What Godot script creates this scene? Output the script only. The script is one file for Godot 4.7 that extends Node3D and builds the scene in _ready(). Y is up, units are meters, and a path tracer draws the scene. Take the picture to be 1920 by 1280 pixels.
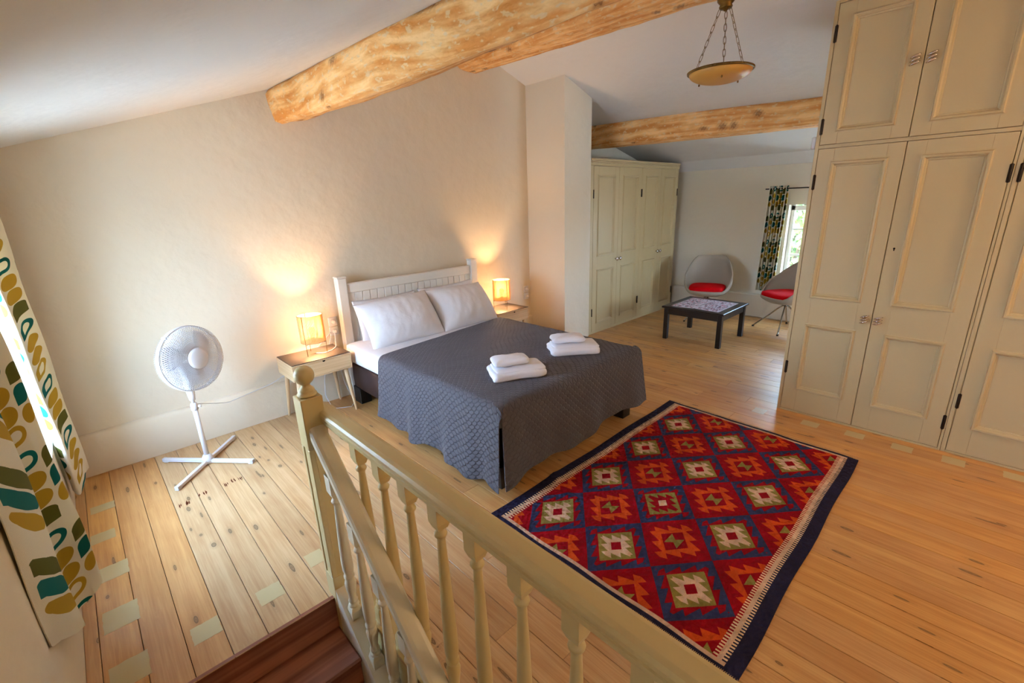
extends Node3D

# ---------------------------------------------------------------- measures (metres, camera stands over x = 0, z = 0)
const LW := -0.313      # inner face of the left wall
const HW := -3.92       # wall behind the bed
const FW := 6.78        # far wall with the small window
const BW := 2.6         # wall behind the camera
const LOW := -2.15      # floor of the storey below
const EDGE := 0.565     # floor edge along the stairwell
const TOPZ := -1.745    # top riser of the stairs
const PITCH := 0.126    # width of a floorboard

var rng := RandomNumberGenerator.new()
var M := {}
var used := {}
var fan_thing: Node3D

# ================================================================ helpers
func new_st() -> SurfaceTool:
	var st := SurfaceTool.new()
	st.begin(Mesh.PRIMITIVE_TRIANGLES)
	return st

func flat(st: SurfaceTool) -> void:
	st.set_smooth_group(0xFFFFFFFF)

func tri(st: SurfaceTool, a: Vector3, b: Vector3, c: Vector3, ua := Vector2.ZERO, ub := Vector2.ZERO, uc := Vector2.ZERO) -> void:
	# a b c run counter-clockwise seen from outside; Godot wants clockwise
	st.set_uv(ua); st.add_vertex(a)
	st.set_uv(uc); st.add_vertex(c)
	st.set_uv(ub); st.add_vertex(b)

func quad(st: SurfaceTool, a: Vector3, b: Vector3, c: Vector3, d: Vector3, ua := Vector2.ZERO, ub := Vector2.ZERO, uc := Vector2.ZERO, ud := Vector2.ZERO) -> void:
	tri(st, a, b, c, ua, ub, uc)
	tri(st, a, c, d, ua, uc, ud)

func uv_of(p: Vector3, n: int, grain: int, off: Vector2) -> Vector2:
	var other := 3 - n - grain
	if n == grain:
		return Vector2(p[(n + 1) % 3], p[(n + 2) % 3]) + off
	return Vector2(p[grain], p[other]) + off

# chamfered box: centre, size, chamfer; grain runs along axis `grain` (-1: the longest)
func cbox(st: SurfaceTool, c: Vector3, s: Vector3, b := 0.003, xf := Transform3D.IDENTITY, off := Vector2.ZERO, grain := -1) -> void:
	flat(st)
	var h := s * 0.5
	b = minf(b, minf(h.x, minf(h.y, h.z)) * 0.95)
	if grain < 0:
		grain = 0
		if s.y > s[grain]: grain = 1
		if s.z > s[grain]: grain = 2
	for n in 3:
		var u := (n + 1) % 3
		var v := (n + 2) % 3
		for sg in [-1.0, 1.0]:
			var pts := []
			for k in [[-1, -1], [1, -1], [1, 1], [-1, 1]]:
				var p := Vector3.ZERO
				p[n] = sg * h[n]; p[u] = k[0] * (h[u] - b); p[v] = k[1] * (h[v] - b)
				pts.append(p)
			if sg < 0: pts.reverse()
			var w := []
			for p in pts: w.append(uv_of(p, n, grain, off))
			quad(st, xf * (c + pts[0]), xf * (c + pts[1]), xf * (c + pts[2]), xf * (c + pts[3]), w[0], w[1], w[2], w[3])
	if b <= 0.0: return
	for n in 3:           # edges along axis n
		var u := (n + 1) % 3
		var v := (n + 2) % 3
		for su in [-1.0, 1.0]:
			for sv in [-1.0, 1.0]:
				var p := []
				for e in [[-1, 0], [1, 0], [1, 1], [-1, 1]]:
					var q := Vector3.ZERO
					q[n] = e[0] * (h[n] - b)
					q[u] = su * (h[u] - (b if e[1] else 0.0))
					q[v] = sv * (h[v] - (0.0 if e[1] else b))
					p.append(q)
				if su * sv > 0: p.reverse()
				var w := []
				for q in p: w.append(uv_of(q, u, grain if grain != u else v, off) if grain != u else uv_of(q, v, grain, off))
				quad(st, xf * (c + p[3]), xf * (c + p[2]), xf * (c + p[1]), xf * (c + p[0]), w[3], w[2], w[1], w[0])
	for sx in [-1.0, 1.0]:
		for sy in [-1.0, 1.0]:
			for sz in [-1.0, 1.0]:
				var p0 := Vector3(sx * h.x, sy * (h.y - b), sz * (h.z - b))
				var p1 := Vector3(sx * (h.x - b), sy * h.y, sz * (h.z - b))
				var p2 := Vector3(sx * (h.x - b), sy * (h.y - b), sz * h.z)
				if sx * sy * sz > 0: tri(st, xf * (c + p0), xf * (c + p1), xf * (c + p2))
				else: tri(st, xf * (c + p0), xf * (c + p2), xf * (c + p1))

func lohi(st: SurfaceTool, lo: Vector3, hi: Vector3, b := 0.003, off := Vector2.ZERO, grain := -1) -> void:
	cbox(st, (lo + hi) * 0.5, hi - lo, b, Transform3D.IDENTITY, off, grain)

# solid of revolution about y; profile from bottom to top, (radius, height)
func lathe(st: SurfaceTool, prof: Array, seg := 16, xf := Transform3D.IDENTITY, group := 1) -> void:
	st.set_smooth_group(group)
	for i in prof.size() - 1:
		var a: Vector2 = prof[i]
		var b: Vector2 = prof[i + 1]
		for k in seg:
			var t0 := TAU * k / seg
			var t1 := TAU * ((k + 1) % seg) / seg
			var p := [Vector3(a.x * cos(t0), a.y, -a.x * sin(t0)), Vector3(a.x * cos(t1), a.y, -a.x * sin(t1)), Vector3(b.x * cos(t1), b.y, -b.x * sin(t1)), Vector3(b.x * cos(t0), b.y, -b.x * sin(t0))]
			var u0 := float(k) / seg
			var u1 := float(k + 1) / seg
			if a.x < 1e-5: tri(st, xf * p[0], xf * p[2], xf * p[3], Vector2(u0, a.y), Vector2(u1, b.y), Vector2(u0, b.y))
			elif b.x < 1e-5: tri(st, xf * p[0], xf * p[1], xf * p[2], Vector2(u0, a.y), Vector2(u1, a.y), Vector2(u1, b.y))
			else: quad(st, xf * p[0], xf * p[1], xf * p[2], xf * p[3], Vector2(u0, a.y), Vector2(u1, a.y), Vector2(u1, b.y), Vector2(u0, b.y))

func tube(st: SurfaceTool, pts: Array, r, seg := 8, closed := false, group := 2) -> void:
	st.set_smooth_group(group)
	var n := pts.size()
	var rings := []
	var up := Vector3.ZERO
	for i in n:
		var a: Vector3 = pts[(i - 1 + n) % n] if closed or i > 0 else pts[i]
		var b: Vector3 = pts[(i + 1) % n] if closed or i < n - 1 else pts[i]
		var t := (b - a).normalized()
		if up == Vector3.ZERO:
			up = t.cross(Vector3(0.31, 0.9, 0.27)).normalized()
		up = (up - t * up.dot(t)).normalized()
		var side := t.cross(up)
		var rad: float = r[i] if r is Array else r
		var ring := []
		for k in seg:
			var g := TAU * k / seg
			ring.append(pts[i] + (up * cos(g) + side * sin(g)) * rad)
		rings.append(ring)
	for i in (n if closed else n - 1):
		var r0: Array = rings[i]
		var r1: Array = rings[(i + 1) % n]
		for k in seg:
			var l := (k + 1) % seg
			quad(st, r0[k], r0[l], r1[l], r1[k])
	if not closed:
		for e in [0, n - 1]:
			for k in range(1, seg - 1):
				if e == 0: tri(st, rings[0][0], rings[0][k + 1], rings[0][k])
				else: tri(st, rings[e][0], rings[e][k], rings[e][k + 1])

func bez(pts: Array, steps := 24) -> Array:     # smooth curve through points
	var c := Curve3D.new()
	for i in pts.size():
		var a: Vector3 = pts[maxi(i - 1, 0)]
		var b: Vector3 = pts[mini(i + 1, pts.size() - 1)]
		c.add_point(pts[i], -(b - a) / 6.0, (b - a) / 6.0)
	var out := []
	var total := c.get_baked_length()
	for i in steps + 1: out.append(c.sample_baked(total * i / steps))
	return out

# prism: polygon in (x, y), counter-clockwise, from z0 to z1, mapped by xf
func prism(st: SurfaceTool, poly: Array, z0: float, z1: float, xf := Transform3D.IDENTITY) -> void:
	flat(st)
	var n := poly.size()
	var run := 0.0
	for i in n:
		var a: Vector2 = poly[i]
		var b: Vector2 = poly[(i + 1) % n]
		var l := a.distance_to(b)
		quad(st, xf * Vector3(a.x, a.y, z1), xf * Vector3(a.x, a.y, z0), xf * Vector3(b.x, b.y, z0), xf * Vector3(b.x, b.y, z1), Vector2(z1, run), Vector2(z0, run), Vector2(z0, run + l), Vector2(z1, run + l))
		run += l
	var idx := Geometry2D.triangulate_polygon(PackedVector2Array(poly))
	for i in range(0, idx.size(), 3):
		var t := [poly[idx[i]], poly[idx[i + 1]], poly[idx[i + 2]]]
		if (t[1] - t[0]).cross(t[2] - t[0]) < 0: t = [t[0], t[2], t[1]]
		tri(st, xf * Vector3(t[0].x, t[0].y, z1), xf * Vector3(t[1].x, t[1].y, z1), xf * Vector3(t[2].x, t[2].y, z1), t[0], t[1], t[2])
		tri(st, xf * Vector3(t[0].x, t[0].y, z0), xf * Vector3(t[2].x, t[2].y, z0), xf * Vector3(t[1].x, t[1].y, z0), t[0], t[2], t[1])

# smooth sheet of points P[i][j] with uv W[i][j]; with thick > 0 it gets a back and edges
func sheet(st: SurfaceTool, P: Array, W: Array, thick := 0.0, wrap := false, group := 3) -> void:
	var n := P.size()
	var m: int = P[0].size()
	st.set_smooth_group(group)
	for i in (n if wrap else n - 1):
		var k := (i + 1) % n
		for j in m - 1:
			var uk: Vector2 = W[k][j] if k else Vector2(W[n - 1][j].x * 2 - W[n - 2][j].x, W[n - 1][j].y)
			var uk1: Vector2 = W[k][j + 1] if k else Vector2(W[n - 1][j + 1].x * 2 - W[n - 2][j + 1].x, W[n - 1][j + 1].y)
			quad(st, P[i][j], P[k][j], P[k][j + 1], P[i][j + 1], W[i][j], uk, uk1, W[i][j + 1])
	if thick <= 0.0: return
	var Q := []
	for i in n:
		var row := []
		for j in m:
			var du: Vector3 = P[mini(i + 1, n - 1)][j] - P[maxi(i - 1, 0)][j]
			var dv: Vector3 = P[i][mini(j + 1, m - 1)] - P[i][maxi(j - 1, 0)]
			row.append(P[i][j] - du.cross(dv).normalized() * thick)
		Q.append(row)
	st.set_smooth_group(group + 1)
	for i in n - 1:
		for j in m - 1:
			quad(st, Q[i][j + 1], Q[i + 1][j + 1], Q[i + 1][j], Q[i][j], W[i][j + 1], W[i + 1][j + 1], W[i + 1][j], W[i][j])
	flat(st)
	for i in n - 1:
		quad(st, Q[i][0], Q[i + 1][0], P[i + 1][0], P[i][0], W[i][0], W[i + 1][0], W[i + 1][0], W[i][0])
		quad(st, P[i][m - 1], P[i + 1][m - 1], Q[i + 1][m - 1], Q[i][m - 1], W[i][m - 1], W[i + 1][m - 1], W[i + 1][m - 1], W[i][m - 1])
	for j in m - 1:
		quad(st, P[0][j], P[0][j + 1], Q[0][j + 1], Q[0][j], W[0][j], W[0][j + 1], W[0][j + 1], W[0][j])
		quad(st, Q[n - 1][j], Q[n - 1][j + 1], P[n - 1][j + 1], P[n - 1][j], W[n - 1][j], W[n - 1][j + 1], W[n - 1][j + 1], W[n - 1][j])

func numbered(called: String) -> String:
	var k: int = used.get(called, 0)
	used[called] = k + 1
	return called if k == 0 else "%s_%03d" % [called, k]

func commit(st: SurfaceTool) -> ArrayMesh:
	st.generate_normals()
	return st.commit()

# one named mesh; under a thing, geometry may be given in world measure (world = true)
func obj(called: String, what, mat: Material, parent: Node3D = self, world := false) -> MeshInstance3D:
	var o := MeshInstance3D.new()
	o.mesh = commit(what) if what is SurfaceTool else what
	o.material_override = mat
	if parent == self: o.name = numbered(called)
	else: o.name = called
	parent.add_child(o, true)
	if world:
		var t := Transform3D.IDENTITY
		var p: Node = parent
		while p is Node3D and p != self:
			t = p.transform * t
			p = p.get_parent()
		o.transform = t.affine_inverse()
	return o

func tag(o: Node3D, label: String, category: String, group := "") -> Node3D:
	o.set_meta("label", label)
	o.set_meta("category", category)
	if group: o.set_meta("group", group)
	return o

func thing(called: String, label: String, category: String, at := Vector3.ZERO, turn := 0.0, group := "") -> Node3D:
	var o := Node3D.new()
	o.name = numbered(called)
	add_child(o)
	o.position = at
	o.rotation.y = turn
	return tag(o, label, category, group)

func struct_node(called: String, label := "") -> Node3D:
	var o := Node3D.new()
	o.name = numbered(called)
	add_child(o)
	o.set_meta("kind", "structure")
	if label: o.set_meta("label", label)
	return o

func struct(called: String, what, mat: Material, label := "") -> MeshInstance3D:
	var o := obj(called, what, mat)
	o.set_meta("kind", "structure")
	if label: o.set_meta("label", label)
	return o

func copy(o: Node3D, called: String, label: String, at: Vector3, turn := 0.0) -> Node3D:
	var c: Node3D = o.duplicate()
	c.name = numbered(called)
	add_child(c)
	c.position = at
	c.rotation.y = turn
	c.set_meta("label", label)
	return c

func pic(s: int, t: int, data: PackedByteArray) -> ImageTexture:
	return ImageTexture.create_from_image(Image.create_from_data(s, t, false, Image.FORMAT_RGB8, data))

func noise_bytes(w: int, h: int, freq: float, seed_: int, sw := 0, sh := 0, oct := 3) -> PackedByteArray:
	# noise of sw x sh, stretched to w x h
	var f := FastNoiseLite.new()
	f.seed = seed_
	f.frequency = freq
	f.noise_type = FastNoiseLite.TYPE_SIMPLEX_SMOOTH
	f.fractal_octaves = oct
	var im := f.get_seamless_image(sw if sw else w, sh if sh else h)
	if sw: im.resize(w, h, Image.INTERPOLATE_CUBIC)
	im.convert(Image.FORMAT_L8)
	return im.get_data()

func noise_tex(w: int, freq: float, seed_: int, bump: float, oct := 4) -> NoiseTexture2D:
	var t := NoiseTexture2D.new()
	t.width = w; t.height = w
	t.seamless = true
	t.as_normal_map = true
	t.bump_strength = bump
	var f := FastNoiseLite.new()
	f.seed = seed_; f.frequency = freq; f.fractal_octaves = oct
	t.noise = f
	return t

func mat(c: Color, rough := 0.6, metal := 0.0) -> StandardMaterial3D:
	var m := StandardMaterial3D.new()
	m.albedo_color = c
	m.roughness = rough
	if rough > 0.55 and metal == 0.0: m.metallic_specular = 0.2
	m.metallic = metal
	return m

func hexc(r: int, g: int, b: int) -> Color:
	return Color8(r, g, b)

# ================================================================ textures
func pine_texture(light: Color, dark: Color, seed_: int, knots: int, contrast: float) -> ImageTexture:
	var w := 1536
	var h := 512
	var a := noise_bytes(w, h, 0.02, seed_, 48, 512, 3)
	var b := noise_bytes(w, h, 0.09, seed_ + 1, 96, 512, 2)
	var c := noise_bytes(w, h, 0.012, seed_ + 2, 384, 128, 3)
	var rg := RandomNumberGenerator.new()
	rg.seed = seed_
	var kn := PackedFloat32Array()
	kn.resize(w * h)
	for k in knots:
		var cx := rg.randf_range(0, w)
		var lane := rg.randi_range(0, 3)
		var cy := (lane + rg.randf_range(0.2, 0.8)) * 128.0
		var rx := rg.randf_range(6, 21)
		var ry := rg.randf_range(4, 9)
		for dy in range(-34, 35):
			for dx in range(-60, 61):
				var x := posmod(int(cx) + dx, w)
				var y := clampi(int(cy) + dy, lane * 128 + 1, lane * 128 + 126)
				var d := sqrt(pow(dx / rx, 2) + pow(dy / ry, 2))
				var val := 0.0
				if d < 1.0: val = 0.75 + 0.2 * sin(d * 9.0)
				elif d < 1.25: val = 1.0
				elif d < 3.2: val = 0.32 * (3.2 - d) / 2.0 * (0.6 + 0.4 * sin(d * 11.0))
				kn[y * w + x] = maxf(kn[y * w + x], val)
	var out := PackedByteArray()
	out.resize(w * h * 3)
	for i in w * h:
		var t := (a[i] / 255.0 - 0.5) * 1.3 + (b[i] / 255.0 - 0.5) * 0.9
		var ring := 0.5 + 0.5 * sin(a[i] * 0.16 + b[i] * 0.03)
		t = clampf(0.34 + t * contrast + (ring - 0.5) * 0.3 * contrast + (c[i] / 255.0 - 0.5) * 0.5, 0, 1)
		var col := light.lerp(dark, t)
		if kn[i] > 0.0: col = col.lerp(Color(0.38, 0.29, 0.17), kn[i] * 0.75)
		out[i * 3] = int(col.r * 255); out[i * 3 + 1] = int(col.g * 255); out[i * 3 + 2] = int(col.b * 255)
	return pic(w, h, out)

func grain_texture(light: Color, dark: Color, seed_: int, sx := 24, freq := 0.05, w := 512, h := 256) -> ImageTexture:
	var a := noise_bytes(w, h, freq, seed_, sx, h, 4)
	var out := PackedByteArray()
	out.resize(w * h * 3)
	for i in w * h:
		var col := light.lerp(dark, clampf((a[i] / 255.0 - 0.5) * 1.8 + 0.5, 0, 1))
		out[i * 3] = int(col.r * 255); out[i * 3 + 1] = int(col.g * 255); out[i * 3 + 2] = int(col.b * 255)
	return pic(w, h, out)

func beam_texture() -> ImageTexture:
	var w := 1024
	var h := 512
	var a := noise_bytes(w, h, 0.03, 71, 72, 512, 4)
	var b := noise_bytes(w, h, 0.012, 72, 512, 512, 4)
	var e := noise_bytes(w, h, 0.05, 73, 512, 512, 3)
	var rg := RandomNumberGenerator.new()
	rg.seed = 5
	var kn := PackedFloat32Array()
	kn.resize(w * h)
	for k in 15:
		var cx := rg.randi_range(0, w - 1)
		var cy := rg.randi_range(0, h - 1)
		var rx := rg.randf_range(6, 15)
		var ry := rg.randf_range(5, 11)
		for dy in range(-30, 31):
			for dx in range(-40, 41):
				var d := sqrt(pow(dx / rx, 2) + pow(dy / ry, 2)) + 0.25 * sin(dx * 0.4 + dy * 0.3)
				var val := 0.0
				if d < 1.0: val = 0.5 + 0.5 * absf(sin(d * 6.0))
				elif d < 2.4: val = 0.45 * (2.4 - d) / 1.4
				var i := posmod(cy + dy, h) * w + posmod(cx + dx, w)
				kn[i] = maxf(kn[i], val)
	var out := PackedByteArray()
	out.resize(w * h * 3)
	for i in w * h:
		var t := clampf(0.5 + (a[i] / 255.0 - 0.5) * 1.5 + (b[i] / 255.0 - 0.5) * 0.9, 0, 1)
		var col := Color(0.95, 0.77, 0.53).lerp(Color(0.80, 0.53, 0.27), t)
		if e[i] > 168: col = col.lerp(Color(0.87, 0.76, 0.60), minf((e[i] - 168) / 40.0, 0.7))
		col = col.lerp(Color(0.34, 0.20, 0.11), kn[i] * 0.6)
		out[i * 3] = int(col.r * 255); out[i * 3 + 1] = int(col.g * 255); out[i * 3 + 2] = int(col.b * 255)
	return pic(w, h, out)

# flat-woven rug: u across 1.99 m, v along 1.315 m
func tooth(a: float, b: float, per: float) -> float:    # slanted saw of height 1
	return absf(fposmod((b + a * 0.9) / per, 1.0) * 2.0 - 1.0)

func rug_texture() -> ImageTexture:
	var w := 1344
	var h := 888
	var red := Color8(142, 12, 26)
	var navy := Color8(52, 58, 92)
	var orange := Color8(196, 72, 26)
	var green := Color8(134, 122, 62)
	var cream := Color8(206, 172, 146)
	var nz := noise_bytes(w, h, 0.01, 31, 0, 0, 3)
	var fine := noise_bytes(w, h, 0.35, 32, 0, 0, 1)
	var out := PackedByteArray()
	out.resize(w * h * 3)
	for y in h:
		var v := 1.315 * (y + 0.5) / h
		var vb := minf(v, 1.315 - v)
		for x in w:
			var u := 1.99 * (x + 0.5) / w
			var ub := minf(u, 1.99 - u)
			var c := red
			if vb < 0.056 or ub < 0.022: c = Color8(40, 38, 62)
			elif ub < 0.042: c = cream
			elif vb < 0.108:
				var q := absf(vb - 0.082)
				var on := fposmod(u / 0.0165, 1.0) < 0.52
				if q < 0.009: c = cream
				elif on: c = Color8(228, 198, 160)
				elif vb < 0.082: c = Color8(40, 38, 62)
			else:
				var p := (u - 0.265) / 0.23
				var q := (v - 0.255) / 0.19
				var a := p + q
				var b := p - q
				var i := roundi(a / 2.0)
				var j := roundi(b / 2.0)
				a -= i * 2.0
				b -= j * 2.0
				var m := maxf(absf(a), absf(b))
				var along := b if absf(a) > absf(b) else a
				var side := 1.0 if (a if absf(a) > absf(b) else b) > 0 else -1.0
				var odd := posmod(i, 2) == 1
				# which family of cells: the lattice of green medallions has i + j even in both
				if posmod(i + j, 2) == 0 and not odd or posmod(i + j, 2) == 0 and odd:
					pass
				var is_green := posmod(i - j, 2) == 0 and posmod(i, 1) == 0
				is_green = posmod(i, 2) == 0 and posmod(j, 2) == 0 or posmod(i, 2) == 1 and posmod(j, 2) == 1
				var s := along * side
				if is_green:
					var tooth_out := fposmod(s * 2.0 + 0.2, 1.0)      # slanted saw teeth, navy biting into red
					var depth := 0.0
					if absf(along) < 0.84: depth = 0.23 * (1.0 - tooth_out)
					if m > 0.88 - depth or absf(a) + absf(b) > 1.50 and a * b > 0: c = navy
					elif m < 0.60:
						c = green
						var saw := fposmod(s * 3.1 + 0.35, 1.0)
						if m < 0.30 + (0.22 * (1.0 - saw) if absf(along) < 0.46 else 0.0): c = cream
						if m < 0.17: c = red
						if i == 2 and j == 0 or i == 4 and j == -2:
							if c == cream: c = red
							elif m < 0.15: c = cream
				else:
					var saw2 := fposmod(s * 2.1 + 0.15, 1.0)
					var reach := 0.50 + (0.26 * (1.0 - saw2) if absf(along) < 0.62 else 0.0)
					if m < reach and m > 0.38: c = orange
					elif m <= 0.38:
						if absf(p - roundf(p)) < 9.0 and absf(a - b) < 0.34 and absf(a + b) < 0.10 + absf(a - b) * 0.75: c = green
			var k := 0.86 + 0.22 * (nz[y * w + x] / 255.0) + 0.16 * (fine[y * w + x] / 255.0 - 0.5)
			var o := (y * w + x) * 3
			out[o] = clampi(int(c.r * 255 * k), 0, 255); out[o + 1] = clampi(int(c.g * 255 * k), 0, 255); out[o + 2] = clampi(int(c.b * 255 * k), 0, 255)
	return pic(w, h, out)

# one printed motif of the curtain; p in the unit square of the motif
func motif(kind: int, px: float, py: float) -> bool:
	var x := px * 2.0 - 1.0
	var y := py * 2.0 - 1.0
	if absf(x) > 1.0 or absf(y) > 1.0: return false
	match kind:
		0:  # leaf: flat left side, two rounded corners
			var cx := x if x > 0 else 0.0
			if y > 0 and x < 0: return true
			return x < 0 and absf(y) <= 1.0 and not (x < -0.2 and y < -0.2 and Vector2(x + 0.2, y + 0.2).length() > 0.8) or Vector2(cx, y).length() <= 1.0 and x >= 0
		1:  # cup rounded below
			if y > -0.2: return x * x < 0.96
			return Vector2(x, (y + 0.2) * 1.25).length() <= 1.0
		2:  # oval
			return Vector2(x, y).length() <= 1.0
	return false

func curtain_texture() -> ImageTexture:
	var w := 512
	var h := 1024
	var cream := Color8(226, 218, 198)
	var teal := Color8(14, 96, 92)
	var olive := Color8(92, 92, 40)
	var must := Color8(176, 142, 44)
	# motifs of two columns: x centre, y centre (fractions), half width, half height, kind, colour, ring
	var list := []
	var ca := [[0.07, 1, olive, false], [0.19, 0, teal, false], [0.31, 2, must, false], [0.57, 1, olive, false], [0.69, 0, teal, false], [0.81, 2, must, false]]
	var cb := [[0.02, 0, teal, true], [0.15, 2, must, false], [0.26, 2, must, false], [0.37, 1, olive, false], [0.52, 0, teal, true], [0.65, 2, must, false], [0.76, 2, must, false], [0.87, 0, must, true]]
	for e in ca: list.append([0.25, e[0], e[1], e[2], e[3]])
	for e in cb: list.append([0.75, e[0], e[1], e[2], e[3]])
	var fine := noise_bytes(w, h, 0.4, 9, 0, 0, 1)
	var out := PackedByteArray()
	out.resize(w * h * 3)
	for y in h:
		for x in w:
			var c := cream
			for e in list:
				var dy := fposmod(y / float(h) - e[1] + 0.5, 1.0) - 0.5
				if absf(dy) > 0.055: continue
				var dx: float = x / float(w) - e[0]
				if absf(dx) > 0.21: continue
				var px := dx / 0.42 + 0.5
				var py := dy / 0.105 + 0.5
				if motif(e[2], px, py) and not (e[4] and motif(e[2], (px - 0.5) * 1.75 + 0.5, (py - 0.5) * 1.85 + 0.5)): c = e[3]
			var k := 0.93 + 0.14 * (fine[y * w + x] / 255.0)
			var o := (y * w + x) * 3
			out[o] = clampi(int(c.r * 255 * k), 0, 255); out[o + 1] = clampi(int(c.g * 255 * k), 0, 255); out[o + 2] = clampi(int(c.b * 255 * k), 0, 255)
	return pic(w, h, out)

func quilt_height() -> ImageTexture:   # rows of interlocking fans, stitched lines sunk
	var n := 256
	var out := PackedByteArray()
	out.resize(n * n * 3)
	for y in n:
		for x in n:
			var u := x / float(n) * 4.0
			var v := y / float(n) * 4.0            # rows are half a fan apart
			var hgt := 0.0
			for row in range(int(v * 2.0) + 2, int(v * 2.0) - 3, -1):
				var sh := 0.5 if posmod(row, 2) else 0.0
				var cx := roundf(u - sh) + sh
				var d := Vector2(u - cx, v - row * 0.5).length()
				if d < 0.56:
					hgt = sqrt(clampf((0.56 - d) / 0.16, 0, 1))
					break
			var o := (y * n + x) * 3
			var b := int(hgt * 255)
			out[o] = b; out[o + 1] = b; out[o + 2] = b
	return pic(n, n, out)

func print_texture(seed_: int) -> ImageTexture:       # a sheet crowded with small pictures in pink, grey and white
	var w := 256
	var h := 160
	var im := Image.create(w, h, false, Image.FORMAT_RGB8)
	im.fill(Color8(206, 198, 208))
	var rg := RandomNumberGenerator.new()
	rg.seed = seed_
	var cols := [Color8(150, 40, 62), Color8(196, 120, 140), Color8(96, 96, 112), Color8(160, 158, 170), Color8(226, 220, 228), Color8(70, 60, 74), Color8(140, 118, 136)]
	for i in 420:
		var r := Rect2i(rg.randi_range(4, w - 20), rg.randi_range(4, h - 16), rg.randi_range(3, 16), rg.randi_range(2, 11))
		im.fill_rect(r, cols[rg.randi() % cols.size()])
	return ImageTexture.create_from_image(im)

# ================================================================ the scene
func _ready() -> void:
	rng.seed = 20
	# ---- camera
	var cam := Camera3D.new()
	cam.name = "camera"
	var ya := deg_to_rad(43.288)
	var pi_ := deg_to_rad(16.931)
	var ro := deg_to_rad(2.053)
	var fw := Vector3(sin(ya) * cos(pi_), -sin(pi_), -cos(ya) * cos(pi_))
	var rt := Vector3(cos(ya), 0, sin(ya))
	var dn := fw.cross(rt)
	var right := rt * cos(ro) + dn * sin(ro)
	var down := -rt * sin(ro) + dn * cos(ro)
	cam.transform = Transform3D(Basis(right, -down, -fw), Vector3(0, 1.65, 0))
	cam.fov = rad_to_deg(2.0 * atan(640.0 / 855.88))
	cam.near = 0.02
	cam.far = 200.0
	add_child(cam)
	cam.current = true
	# ---- sky and exposure
	var env := Environment.new()
	env.background_mode = Environment.BG_SKY
	var sm := ProceduralSkyMaterial.new()
	sm.sky_top_color = Color(0.68, 0.83, 1.0)
	sm.sky_horizon_color = Color(0.76, 0.88, 1.0)
	sm.sky_curve = 0.3
	sm.ground_bottom_color = Color(0.55, 0.56, 0.52)
	sm.ground_horizon_color = Color(0.75, 0.77, 0.76)
	sm.energy_multiplier = 44.0
	var sky := Sky.new()
	sky.sky_material = sm
	env.sky = sky
	env.tonemap_mode = Environment.TONE_MAPPER_LINEAR
	env.tonemap_exposure = 1.0
	env.sdfgi_enabled = true
	env.ssao_enabled = true
	env.ssil_enabled = true
	var we := WorldEnvironment.new()
	we.name = "world"
	we.environment = env
	add_child(we)

	# ---- the sun: high and along the house, so that it strikes the ground outside and no window
	var sun := DirectionalLight3D.new()
	sun.name = "sun"
	sun.light_color = Color(1.0, 0.97, 0.92)
	sun.light_energy = 32.0
	sun.light_angular_distance = 0.6
	sun.shadow_enabled = true
	sun.sky_mode = DirectionalLight3D.SKY_MODE_LIGHT_ONLY
	add_child(sun)
	sun.look_at_from_position(Vector3.ZERO, Vector3(0, -0.77, 0.64), Vector3.RIGHT)

	make_materials()
	room()
	floor_boards()
	stairs()
	beams()
	railings()
	cupboards()
	bed()
	fan()
	bedside()
	rug()
	pendant()
	sitting_corner()
	curtains()
	outside()

const LAMP_ENERGY := 1.0
const FILL_PENDANT_ENERGY := 1.8  # strength of the added fill pendant; the visible one is unlit

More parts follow.
